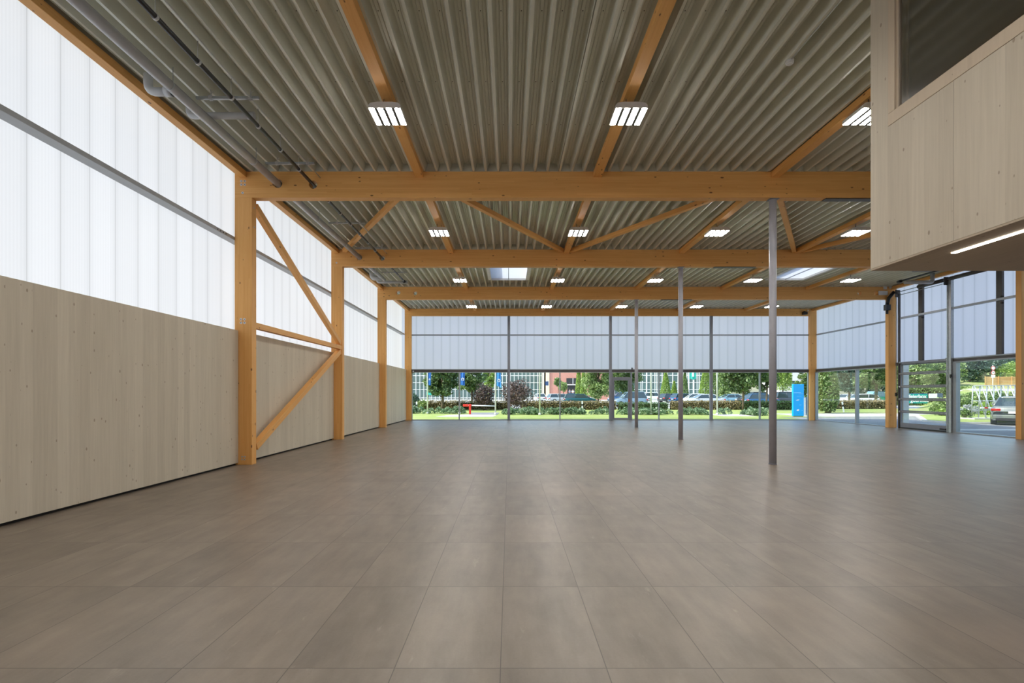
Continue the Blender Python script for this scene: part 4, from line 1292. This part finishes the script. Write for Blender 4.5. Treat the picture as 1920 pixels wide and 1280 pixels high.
x, y = G(881.3, 37.4)
b = empty('barrier', (x, y, 0)); tag(b, 'red and white swing barrier across the footpath', 'barrier')
m = MB(); m.box(-0.075, 0.075, -0.075, 0.075, 0, 0.72); m.build('post', E['red_paint'], b, 0.008)
m = MB(); m.cyl((-0.07, 0, 0.66), (1.92, 0, 0.60), 0.042, 12); m.build('boom', E['pole_white'], b)
m = MB(); m.box(-0.52, -0.14, -0.09, 0.09, 0.57, 0.75); m.build('counterweight', E['red_paint'], b, 0.01)
m = MB(); m.box(-0.1, 0.1, -0.095, 0.095, 0.56, 0.75); m.build('hinge_head', E['red_paint'], b, 0.02)
m = MB(); m.cyl((-0.16, 0, 0.66), (-0.10, 0, 0.66), 0.055, 12); m.build('collar', E['pole_white'], b)
m = MB(); m.box(1.84, 1.90, -0.03, 0.03, 0, 0.62); m.build('rest_post', E['pole_white'], b)
for (px, d, lab) in ((781.3, 42, 'white and black marker post near the left corner column'), (1091.5, 44, 'white marker post in front of the hedge by the green estate car'), (1581.5, 41.5, 'leaning white marker post in the first right window')):
    x, y = G(px, d)
    m = MB(); m.prism([(-0.06, -0.05), (0.06, -0.05), (0.0, 0.06)], 'z', 0, 0.86)
    o = m.build('marker_post', E['pole_white']); o.location = (x, y, 0)
    if px > 1500: o.rotation_euler = (0, -0.16, 0)
    tag(o, lab, 'post', 'white marker posts')
    m = MB(); m.prism([(-0.065, -0.055), (0.065, -0.055), (0.0, 0.065)], 'z', 0.46, 0.62); m.build('dark_band', E['dark_open'], o)

# blue pylon sign
x, y = G(1496, 33.6)
m = MB(); m.box(-0.36, 0.36, -0.09, 0.09, 0.04, 2.16)
o = m.build('pylon_sign', E['pylon'], bevel=0.02); o.location = (x, y, 0)
tag(o, 'bright blue pylon sign outside the right rear corner', 'sign')
m = MB(); m.box(-0.33, 0.33, -0.07, 0.07, 0.0, 0.04); m.build('plinth', M['steel_grey'], o)
m = MB()
m.prism([(-0.20, 1.075), (-0.02, 1.09), (0.07, 1.115), (-0.03, 1.13), (-0.12, 1.105)], 'y', -0.094, -0.0905)
m.prism([(-0.15, 0.40), (-0.04, 0.38), (0.05, 0.41), (0.0, 0.44), (0.04, 0.50), (-0.06, 0.47), (-0.12, 0.48), (-0.1, 0.44)], 'y', -0.094, -0.0905)
m.build('white_mark', E['white_cloth'], o)
m = MB()
for (x0, x1, z0, z1) in ((-0.34, 0.16, 1.57, 1.61), (0.0, 0.30, 1.50, 1.525), (-0.12, 0.18, 1.34, 1.36), (0.06, 0.20, 0.76, 0.79), (0.20, 0.30, 0.40, 0.43)):
    m.prism([(x0, z0), (x1, z0 + 0.01), (x1, z1), (x0, z1 - 0.01)], 'y', -0.0935, -0.0905)
m.build('reflection_streaks', E['pylon_light'], o)  # pale streaks: reflections on the sign laid on as colour
x, y = G(1509.8, 35.5)
m = MB(); m.box(-0.10, 0.0, -0.1, 0.1, 0.0, 1.25)
o = m.build('info_post', M['galv'], bevel=0.01); o.location = (x, y, 0); tag(o, 'narrow grey and navy info post right of the blue pylon', 'post')
m = MB(); m.box(0.001, 0.10, -0.09, 0.09, 0.12, 1.28); m.build('navy_side', E['navy'], o)
m = MB(); m.box(0.101, 0.15, -0.09, 0.09, 0.0, 1.22); m.build('white_side', E['pole_white'], o)

# teal banner with its lettering
def lettering(name, text, size, mat, parent, loc, rot=(PI / 2, 0, 0)):
    cu = bpy.data.curves.new(name, 'FONT')
    cu.body = text; cu.size = size; cu.extrude = 0.006; cu.align_x = 'LEFT'; cu.offset = size * 0.02
    t = bpy.data.objects.new(name, cu); COL.objects.link(t)
    bpy.context.view_layer.update()
    me = bpy.data.meshes.new_from_object(t.evaluated_get(bpy.context.evaluated_depsgraph_get()))
    bpy.data.objects.remove(t)
    me.materials.clear(); me.materials.append(mat)
    o = bpy.data.objects.new(name, me); COL.objects.link(o)
    o.parent = parent; o.location = loc; o.rotation_euler = rot
    return o
x, y = G(1739, 60)
E['banner'] = plain('teal_banner', (0.0, 0.30, 0.27), 0.5)
m = MB(); m.box(-3.4, 0.0, -0.02, 0.02, 0.35, 1.56)
bn = m.build('banner', E['banner']); bn.location = (x, y, 0)
tag(bn, 'teal advertising banner with white lettering seen through the gate panes', 'banner')
lettering('lettering', 'd feierbox', 0.62, E['white_cloth'], bn, (-2.72, -0.03, 0.98))
lettering('lettering', 'er gourmet.', 0.60, E['white_cloth'], bn, (-2.72, -0.03, 0.52))
m = MB(); m.box(-3.4, 0.0, -0.025, -0.0205, 1.47, 1.56); m.build('navy_border', E['navy'], bn)
for sx in (-3.35, -0.05):
    m = MB(); m.cyl((sx, 0.05, 0), (sx, 0.05, 1.58), 0.03, 8); m.build('support', M['galv'], bn)
m = MB(); m.box(0.03, 1.0, -0.02, 0.02, 0.98, 1.52)
o = m.build('white_board', E['white_cloth']); o.location = (x + 0.06, y - 0.1, 0); tag(o, 'white board next to the teal banner', 'board')
for sx in (0.06, 0.94):
    m = MB(); m.cyl((sx, 0.05, 0), (sx, 0.05, 1.5), 0.025, 8); m.build('support', M['galv'], o)
m = MB(); m.box(0, 0.7, -0.02, 0.02, 0.55, 1.56)
o = m.build('navy_board', E['navy']); o.location = (x + 1.1, y, 0); tag(o, 'dark blue board at the right end of the banner', 'board')
for sx in (0.06, 0.64):
    m = MB(); m.cyl((sx, 0.05, 0), (sx, 0.05, 1.5), 0.025, 8); m.build('support', M['galv'], o)

# green street board and small dark sign
x, y = G(806, 62)
m = MB(); m.box(-0.42, 0.42, -0.02, 0.02, 1.36, 1.72)
o = m.build('green_sign', E['flag_teal']); o.location = (x, y, 0); tag(o, 'small green sign board behind the left flagpole', 'sign')
m = MB(); m.cyl((0, 0.05, 0), (0, 0.05, 1.7), 0.03, 8); m.build('post', M['galv'], o)
x, y = G(1025.5, 84)
m = MB(); m.box(-0.27, 0.27, -0.03, 0.0, 2.85, 3.55)
o = m.build('street_sign', E['navy']); o.location = (x, y, 0); tag(o, 'small dark sign on a white pole in front of the salmon wall', 'sign')
m = MB(); m.cyl((0, 0.035, 0), (0, 0.035, 3.6), 0.035, 8); m.build('post', E['pole_white'], o)

# white poles and teal flags in the car park
for k, (px, d) in enumerate(((1205, 100), (1213, 101), (1228, 103), (1288, 96), (1292, 95), (1299.5, 94), (1307, 95))):
    x, y = G(px, d)
    m = MB(); m.cyl((0, 0, 0), (0, 0, 7.5), 0.06, 8, 0.05)
    o = m.build('thin_pole', E['pole_white']); o.location = (x, y, 0)
    tag(o, 'thin white pole in the car park, %s' % ['first right of the farthest round column', 'second right of the farthest round column', 'behind the bonnet of the white off-roader', 'first right of the middle round column', 'left edge of the teal flag', 'through the middle of the teal flag', 'right of the teal flag'][k], 'pole', 'thin white poles in the car park')
x, y = G(1293, 93.6)
m = MB()
for i in range(8): m.quad((i * 0.15, 0.05 * math.sin(i * 1.3), 4.15 + 0.1 * math.sin(i)), ((i + 1) * 0.15, 0.05 * math.sin((i + 1) * 1.3), 4.15 + 0.1 * math.sin(i + 1)), ((i + 1) * 0.15, 0.05 * math.sin((i + 1) * 1.3), 6.6), (i * 0.15, 0.05 * math.sin(i * 1.3), 6.6))
o = m.build('teal_flag', E['flag_teal']); o.location = (x, y, 0); o.modifiers.new('t', 'SOLIDIFY').thickness = 0.01
tag(o, 'teal and white flag hanging in the car park right of the middle column', 'flag')
m = MB(); m.box(0.42, 0.78, -0.09, -0.075, 4.62, 6.2); m.build('white_patch', E['white_cloth'], o)

# ---- buildings
def glazed_hall(label, x0, x1, y, h, bay):
    o = empty('glazed_building', ((x0 + x1) / 2, y, 0)); tag(o, label, 'building', 'glazed halls behind the car park')
    hw = (x1 - x0) / 2
    m = MB(); m.box(-hw, hw, 0.6, 16, 0, h); m.build('body', E['white_wall'], o)
    m = MB(); m.box(-hw - 0.3, hw + 0.3, -0.6, 16, h, h + 0.6); m.build('roof', E['white_wall'], o)
    n = int((x1 - x0) / bay)
    p = None
    for i in range(n):
        q = -hw + i * bay
        if p is None:
            m = MB(); m.box(0.06, bay - 0.06, 0.3, 0.5, 0.4, h - 0.6)
            m.mi = 1
            m.box(-0.06, 0.06, 0.1, 0.6, 0, h)
            for z in (0.5, 2.45, 4.1, 5.8, 7.4, 9.0): m.box(0.06, bay - 0.06, 0.2, 0.5, z - 0.06, z + 0.06)
            p = m.build('glazed_bay', [E['far_glass'], E['white_wall']], o)
            c = p
        else:
            c = p.copy(); COL.objects.link(c)
        c.location = (q, 0, 0)
    return o
glazed_hall('long glazed hall with white bars left of the salmon building', -30, 8.4, 121, 11.5, 0.945)
glazed_hall('glazed hall with white bars right of the salmon building', 24.9, 51, 119, 11.5, 1.25)
o = empty('salmon_building', (15.6, 118, 0)); tag(o, 'salmon red building with a dark entrance behind the car park', 'building')
m = MB(); m.box(-6.2, 8.8, 0.3, 16, 0, 11.8); m.build('wall', E['brick'], o)
m = MB(); m.box(-6.8, -6.2, 0.1, 16, 0, 11.8); m.build('corner_strip', E['cream_wall'], o)
m = MB(); m.box(-2.2, 0.6, 0.15, 0.32, 3.75, 5.1); wv = m.build('window', E['dark_open'], o)
m = MB(); m.box(-0.75, -0.62, 0.1, 0.15, 3.75, 5.1); m.build('mullion', E['white_wall'], wv)
m = MB(); m.box(-2.2, 0.9, -0.8, 0.3, 3.45, 3.62); m.build('canopy', E['white_wall'], o)
m = MB(); m.box(-2.0, 0.9, 0.1, 0.32, 0.02, 3.4); m.build('entrance', E['dark_open'], o)
x, y = G(1487, 100)
o = empty('pale_house', (x, y, 0)); tag(o, 'pale house glimpsed above the blue pylon', 'building')
m = MB(); m.box(-2.6, 4.6, 0, 8, 0, 7.5); m.build('wall', E['white_wall'], o)
m = MB(); m.prism([(-3.0, 7.5), (5.0, 7.5), (1.0, 10.0)], 'y', -0.4, 8.4); m.build('roof', E['brick'], o)
m = MB(); m.box(-0.6, 0.9, -0.06, 0.02, 2.9, 3.9); m.build('window', E['far_glass'], o)
m = MB(); m.box(-0.7, 1.0, -0.12, -0.061, 3.9, 4.0); m.build('window_hood', E['dark_open'], o)
x, y = G(1905, 112)
o = empty('pale_house', (x, y, slope_z(x, y))); tag(o, 'pale grey house on top of the bank at the right edge', 'building')
m = MB(); m.box(-5, 6, 0, 8, -1, 2.6); m.build('wall', E['white_wall'], o)
m = MB(); m.prism([(-5.6, 2.6), (6.6, 2.6), (0.5, 5.2)], 'y', -0.4, 8.4); m.build('roof', E['kerb'], o)

# timber fence, traffic signs on the bank
x, y = G(1847, 66)
fz = slope_z(x + 2, y)
o = empty('timber_fence', (x, y, fz)); tag(o, 'orange timber board fence on the bank', 'fence')
m = MB()
for i in range(9): m.box(0, 9.0, 0.0, 0.03, -0.15 + i * 0.155, -0.02 + i * 0.155)
m.build('boards', E['fence'], o)
for i in range(6):
    m = MB(); m.box(i * 1.75 - 0.05, i * 1.75 + 0.05, -0.06, 0.0, -0.4, 1.3); m.build('fence_post', E['fence'], o)
x, y = G(1861.5, 56)
sz = slope_z(x, y)
o = empty('traffic_sign', (x, y, sz)); tag(o, 'white sign post with two round red-rimmed signs and a plate', 'traffic sign')
m = MB(); m.cyl((0, 0, -0.1), (0, 0, 3.1), 0.035, 10); m.build('post', E['pole_white'], o)
E['sign_red'] = plain('sign_red', (0.55, 0.10, 0.12), 0.4)
for zc in (2.78, 2.27):
    m = MB(); m.cyl((0, -0.04, zc), (0, -0.05, zc), 0.24, 24); rim = m.build('red_rim', E['sign_red'], o)
    m = MB(); m.cyl((0, -0.051, zc), (0, -0.056, zc), 0.17, 24); m.build('white_face', E['white_cloth'], rim)
m = MB(); m.box(-0.09, 0.09, -0.062, -0.057, 2.24, 2.30); m.build('black_bar', E['dark_open'], o)
m = MB(); m.box(-0.22, 0.22, -0.05, -0.04, 1.72, 2.0); m.build('plate', E['white_cloth'], o)

# galvanised A-frame racks
r0 = Vector((26.95, 29.0, 0.06)); rd = Vector((0.46, 0.05, 0))
rk = empty('glass_rack', tuple(r0)); tag(rk, 'galvanised rack of leaning A-frames behind the silver car', 'rack')
m = MB(); m.box(-0.5, 4.2, -0.35, 0.75, -0.02, 0.07); m.build('concrete_base', E['kerb'], rk)
for k in range(9):
    q = rd * k
    g = 1.90 + 0.012 * k
    m = MB()
    m.cyl((q.x, q.y + 0.4, 0.07), (q.x, q.y + 0.3, g), 0.03, 8)
    m.cyl((q.x + 0.32, q.y - 0.2, 0.07), (q.x + 0.05, q.y + 0.25, g), 0.03, 8)
    m.cyl((q.x + 0.01, q.y + 0.34, 1.05), (q.x + 0.17, q.y + 0.03, 1.05), 0.025, 8)
    m.build('a_frame', M['galv'], rk)
for z, yy in ((1.92, 0.28), (0.5, 0.4)):
    m = MB(); m.cyl((0, yy, z), (rd.x * 8 + 0.05, yy + rd.y * 8, z + 0.06), 0.025, 8); m.build('rail', M['galv'], rk)
m = MB(); m.box(0.05, 1.6, -0.15, -0.1, 0.62, 0.70)
tag(m.build('red_white_bar', E['white_cloth'], rk), None)
m = MB()
for k in range(3): m.box(0.25 + k * 0.5, 0.45 + k * 0.5, -0.155, -0.095, 0.615, 0.705)
m.build('red_band', E['tail'], rk)

# ---- cars
KINDS = dict(  # hood height, cabin: rear-bottom, rear-top, front-top, front-bottom (from the rear, 0..1), roof height, tail height
    sedan=(0.80, 0.13, 0.27, 0.60, 0.76, 1.43, 0.95), estate=(0.82, 0.02, 0.09, 0.60, 0.75, 1.47, 0.92),
    hatch=(0.85, 0.02, 0.14, 0.60, 0.80, 1.50, 0.92), suv=(1.00, 0.02, 0.09, 0.58, 0.74, 1.72, 1.02))
def car(label, x, y, heading, kind, col, L=4.5, W=1.78, base=0.0, name='car', side=None):
    hood, rb, rt, ft, fb, H, tail = KINDS[kind]
    o = empty(name, (x, y, base), heading); tag(o, label, 'car', 'parked cars')
    X = lambda t: (t - 0.5) * L
    w = W / 2
    prof = [(X(0.005), 0.30), (X(0), 0.55), (X(0.008), tail * 0.92), (X(rb + 0.01), tail), (X(fb), tail * 0.98), (X(fb + 0.04), tail * 0.97), (X(0.93), hood * 0.88), (X(0.985), hood * 0.72), (X(1), 0.50), (X(0.99), 0.28)]
    m = MB(); m.sm = False
    n = len(prof)
    offs = [(-w + 0.07, 0.965), (-w, 1.0), (w, 1.0), (w - 0.07, 0.965)]
    for (yy, k) in offs:
        for (a, z) in prof: m.v.append((a * (0.985 if k < 1 else 1), yy, 0.28 + (z - 0.28) * k + (0 if k == 1 else 0.0)))
    # crown: lower shoulder outside, higher bonnet inside
    for i, (yy, k) in enumerate(offs):
        for j in range(n):
            a, b_, z = m.v[i * n + j]
            m.v[i * n + j] = (a, yy if i in (1, 2) else yy, z)
    m.v = []
    sect = [(-w + 0.03, 0.0), (-w, 0.35), (-w + 0.03, 0.9), (-w + 0.16, 1.0), (w - 0.16, 1.0), (w - 0.03, 0.9), (w, 0.35), (w - 0.03, 0.0)]
    xs_ = [0, 0.006, 0.03, 0.10, 0.2, 0.35, 0.5, 0.65, fb, fb + 0.05, 0.9, 0.96, 0.99, 1.0]
    def topz(t):
        pts = [(0, tail * 0.72), (0.006, tail * 0.9), (0.03, tail), (fb, tail * 0.99), (fb + 0.05, tail * 0.975), (0.93, hood * 0.88), (0.975, hood * 0.74), (1.0, hood * 0.60)]
        for (a, za), (b, zb_) in zip(pts, pts[1:]):
            if t <= b: return za + (zb_ - za) * (t - a) / max(1e-6, b - a)
        return pts[-1][1]
    for t in xs_:
        nar = 1.0 - 0.10 * max(0, (abs(t - 0.5) - 0.40) / 0.10) ** 2
        zt = topz(t)
        for (yy, k) in sect: m.v.append((X(t), yy * nar, 0.24 + (zt - 0.24) * k))
    k8 = len(sect)
    m.sm = True
    for i in range(len(xs_) - 1):
        for j in range(k8):
            jj = (j + 1) % k8
            m.face((i * k8 + j, i * k8 + jj, (i + 1) * k8 + jj, (i + 1) * k8 + j))
    m.face(list(range(k8))); m.face([(len(xs_) - 1) * k8 + j for j in range(k8)][::-1])
    body = m.build('body', P[col], o)
    # cabin glass and roof
    z0 = tail * 0.97
    b0, b1 = w - 0.10, w - 0.30
    ring0 = [(X(rb), -b0, z0), (X(fb + 0.02), -b0, z0), (X(fb + 0.02), b0, z0), (X(rb), b0, z0)]
    ring1 = [(X(rt), -b1, H - 0.05), (X(ft), -b1, H - 0.05), (X(ft), b1, H - 0.05), (X(rt), b1, H - 0.05)]
    m = MB(); m.v = ring0 + ring1
    for j in range(4): m.face((j, (j + 1) % 4, 4 + (j + 1) % 4, 4 + j))
    m.face((4, 5, 6, 7))
    m.build('windows', E['car_glass'], o)
    m = MB()
    rr = [(X(rt) - 0.06, H - 0.07), (X(rt) + 0.02, H - 0.015), (X((rt + ft) / 2), H), (X(ft) - 0.05, H - 0.02), (X(ft) + 0.05, H - 0.08)]
    m.sm = True
    for (a, z) in rr:
        for yy in (-b1 - 0.03, -b1 + 0.12, b1 - 0.12, b1 + 0.03): m.v.append((a, yy, z if abs(yy) < b1 else z - 0.05))
    for i in range(4):
        for j in range(3):
            a = i * 4 + j
            m.face((a, a + 4, a + 5, a + 1))
    ro = m.build('roof', P[col], o); ro.modifiers.new('t', 'SOLIDIFY').thickness = 0.03
    for s in (-1, 1):
        m = MB()
        for (ta, tb) in ((rb, rt), (fb + 0.02, ft), ((rb + fb) / 2 - 0.03, (rt + ft) / 2 - 0.02)):
            m.cyl((X(ta), s * (b0 + 0.005), z0), (X(tb), s * (b1 + 0.01), H - 0.06), 0.035, 6)
        m.build('pillar', P[col], o)
        m = MB(); m.box(X(fb) - 0.16, X(fb) - 0.02, s * (w + 0.02) - 0.08, s * (w + 0.02) + 0.08, z0 + 0.02, z0 + 0.14); m.build('mirror', P[col], o, 0.02)
        m = MB(); m.box(X(0.0) - 0.006, X(0.035), s * (w - 0.21) - 0.17, s * (w - 0.21) + 0.17, tail * 0.74, tail * 0.87); m.build('tail_light', E['tail'], o, 0.02)
        m = MB(); m.box(X(0.955), X(0.992), s * (w - 0.27) - 0.16, s * (w - 0.27) + 0.16, hood * 0.60, hood * 0.74); m.build('head_light', E['head'], o, 0.02)
        for t in (0.19, 0.81):
            m = MB()
            m.cyl((X(t), s * (w - 0.20), 0.325), (X(t), s * (w + 0.012), 0.325), 0.325, 20)
            wh = m.build('wheel', E['tyre'], o)
            m = MB(); m.cyl((X(t), s * (w + 0.010), 0.325), (X(t), s * (w + 0.02), 0.325), 0.215, 16); m.build('rim', E['rim'], wh)
    m = MB(); m.box(X(0) - 0.012, X(0.01), -0.26, 0.26, tail * 0.62, tail * 0.62 + 0.11); m.build('number_plate', E['plate'], o)
    m = MB(); m.box(X(0.0) - 0.025, X(0.03), -w + 0.10, w - 0.10, 0.34, 0.52); m.build('bumper', P[col], o, 0.03)
    m = MB(); m.box(X(0.0) - 0.012, X(0.03), -w + 0.2, w - 0.2, 0.22, 0.335); m.build('diffuser', E['dark_open'], o, 0.02)
    if side:
        for s in (-1, 1):
            m = MB(); m.box(X(0.22), X(0.72), s * (w + 0.004) - 0.006, s * (w + 0.004) + 0.006, 0.62, tail * 0.9); m.build('side_print', P[side], o)
    return o
R0, R180 = 0.0, PI
def cp(label, px, d, *a, **k):
    x, y = G(px, d)
    return car(label, x, y, *a, base=0.02 if 51 < y < 130 and x < 50 else 0.0, **k)
cp('white hatchback seen from behind, left of the salmon building', 1011.5, 92, PI / 2 + 0.15, 'hatch', 'white', L=4.0)
cp('dark green estate car facing right behind the hedge', 1088, 70, R0, 'estate', 'green', L=4.7)
cp('silver estate car half hidden behind the dark green estate', 1052, 80, R0 + 0.25, 'estate', 'silver', L=4.5)
cp('pale blue car at the back, left of the silver estate', 1045, 97, R0 + 0.4, 'sedan', 'teal', L=4.3)
cp('steel blue off-roader facing left, seen through the glazed door', 1180, 57, R180, 'suv', 'steel', L=3.75)
cp('dark blue car behind the bonnet of the steel blue off-roader', 1163, 86, R180 - 0.1, 'suv', 'blue', L=4.2)
cp('white off-roader facing right, beyond the steel blue one', 1227, 97, R0, 'suv', 'white', L=4.2, W=1.9)
cp('small white car with red lights behind the farthest round column', 1199, 108, R0 + 0.3, 'hatch', 'white', L=4.0)
cp('dark grey hatchback showing its tail left of the middle round column', 1257, 84, R0 + 0.45, 'hatch', 'dark', L=4.2)
cp('dark blue hatchback behind the middle round column', 1281, 78.5, R0 + 0.3, 'hatch', 'blue', L=4.0)
cp('white hatchback with sky blue side print right of the middle column', 1301, 74, R180 - 0.15, 'hatch', 'white', L=3.4, side='skyblue')
cp('silver saloon facing left in front of the third rear post', 1320, 63, R180, 'sedan', 'silver', L=4.7)
cp('pale blue car under the wide dark tree', 1369, 72, R180 + 0.1, 'sedan', 'teal', L=4.3)
cp('dark grey van-like car right of the wide tree trunk', 1411, 70, R180 + 0.3, 'suv', 'dark', L=4.6)
cp('dark blue car left of the nearest round column', 1428, 60, R0, 'hatch', 'blue', L=4.0)
cp('dark off-roader with red tail light left of the blue pylon', 1479, 62, R0 + 0.1, 'suv', 'dark', L=4.2)
cp('white estate car facing left in the first right window', 1613, 72, R180, 'estate', 'white', L=4.6)
cp('white saloon behind the marker post in the first right window', 1588, 76, R180 + 0.3, 'sedan', 'white', L=4.4)
car('silver saloon parked outside the right window, seen from behind', 26.3, 26.1, 0.76, 'sedan', 'grey', L=4.6, W=1.82, base=-0.03 + 0.0)
x, y = G(1645, 74)
o = empty('green_trailer', (x, y, 0)); tag(o, 'green flatbed trailer with a pale cover in the second right window', 'trailer')
E['trailer_green'] = plain('trailer_green', (0.02, 0.26, 0.17), 0.4)
m = MB(); m.box(-1.5, 1.5, -0.8, 0.8, 0.55, 1.05); m.build('bed', E['trailer_green'], o)
m = MB(); m.prism([(-1.4, 1.05), (1.4, 1.05), (1.2, 1.75), (-0.9, 1.85)], 'y', -0.7, 0.7); m.build('cover', P['teal'], o)
for sx in (-0.5, 0.5):
    for sy in (-0.75, 0.65):
        m = MB(); m.cyl((sx, sy, 0.3), (sx, sy + 0.12, 0.3), 0.3, 16); m.build('wheel', E['tyre'], o)

# ---- two people at the dark entrance
def person(px, d, label, shirt, legs, turn):
    x, y = G(px, d)
    o = empty('person', (x, y, 0.70), turn); tag(o, label, 'person', 'people at the entrance')
    joints = [(0, 0, 0.95), (0, 0, 1.2), (0, 0, 1.42), (0, 0, 1.52), (0, 0.02, 1.62), (0, 0.02, 1.72),
              (0.2, 0, 1.40), (0.24, 0.02, 1.12), (0.23, 0.10, 0.88), (-0.2, 0, 1.40), (-0.24, 0.0, 1.12), (-0.22, 0.08, 0.88),
              (0.1, 0, 0.88), (0.11, 0.02, 0.48), (0.11, 0, 0.08), (0.11, 0.14, 0.04), (-0.1, 0, 0.88), (-0.11, 0.04, 0.48), (-0.12, -0.02, 0.08), (-0.12, 0.12, 0.04)]
    edges = [(0, 1), (1, 2), (2, 3), (3, 4), (4, 5), (2, 6), (6, 7), (7, 8), (2, 9), (9, 10), (10, 11), (0, 12), (12, 13), (13, 14), (14, 15), (0, 16), (16, 17), (17, 18), (18, 19)]
    rad = [0.15, 0.14, 0.14, 0.055, 0.095, 0.08, 0.06, 0.045, 0.035, 0.06, 0.045, 0.035, 0.09, 0.06, 0.045, 0.04, 0.09, 0.06, 0.045, 0.04]
    def skin(name, idx, grow, mat):
        mp = {j: i for i, j in enumerate(idx)}
        me = bpy.data.meshes.new(name)
        me.from_pydata([joints[j] for j in idx], [(mp[a], mp[b]) for a, b in edges if a in mp and b in mp], [])
        me.materials.append(mat)
        ob = bpy.data.objects.new(name, me); COL.objects.link(ob); ob.parent = o
        sk = ob.modifiers.new('skin', 'SKIN'); sk.use_smooth_shade = True
        for i, j in enumerate(idx):
            r = rad[j] + grow
            me.skin_vertices[0].data[i].radius = (r, r * (0.7 if j in (0, 1, 2) else 1.0))
        me.skin_vertices[0].data[0].use_root = True
        ob.modifiers.new('sub', 'SUBSURF').levels = 1
        return ob
    skin('body', list(range(20)), 0, plain('skin_tone', (0.45, 0.27, 0.20), 0.6))
    skin('shirt', [0, 1, 2, 6, 7, 9, 10], 0.015, shirt)
    skin('trousers', [0, 12, 13, 14, 16, 17, 18], 0.018, legs)
    m = MB(); m.ball((0, -0.01, 1.70), 0.095, 0.10, 0.09, 10, 6); m.build('hair', E['bark'], o)
slab('entrance_platform', [(12.0, 109), (18.5, 109), (18.5, 118.2), (12.0, 118.2)], 0.0, 0.70, E['kerb'])
person(1074.3, 112, 'person in a white shirt standing right in the dark entrance', E['white_cloth'], E['navy'], 3.0)
person(1068.5, 112.5, 'person in a pale lilac shirt standing left in the dark entrance', plain('lilac_cloth', (0.42, 0.40, 0.55), 0.7), E['navy'], 0.4)
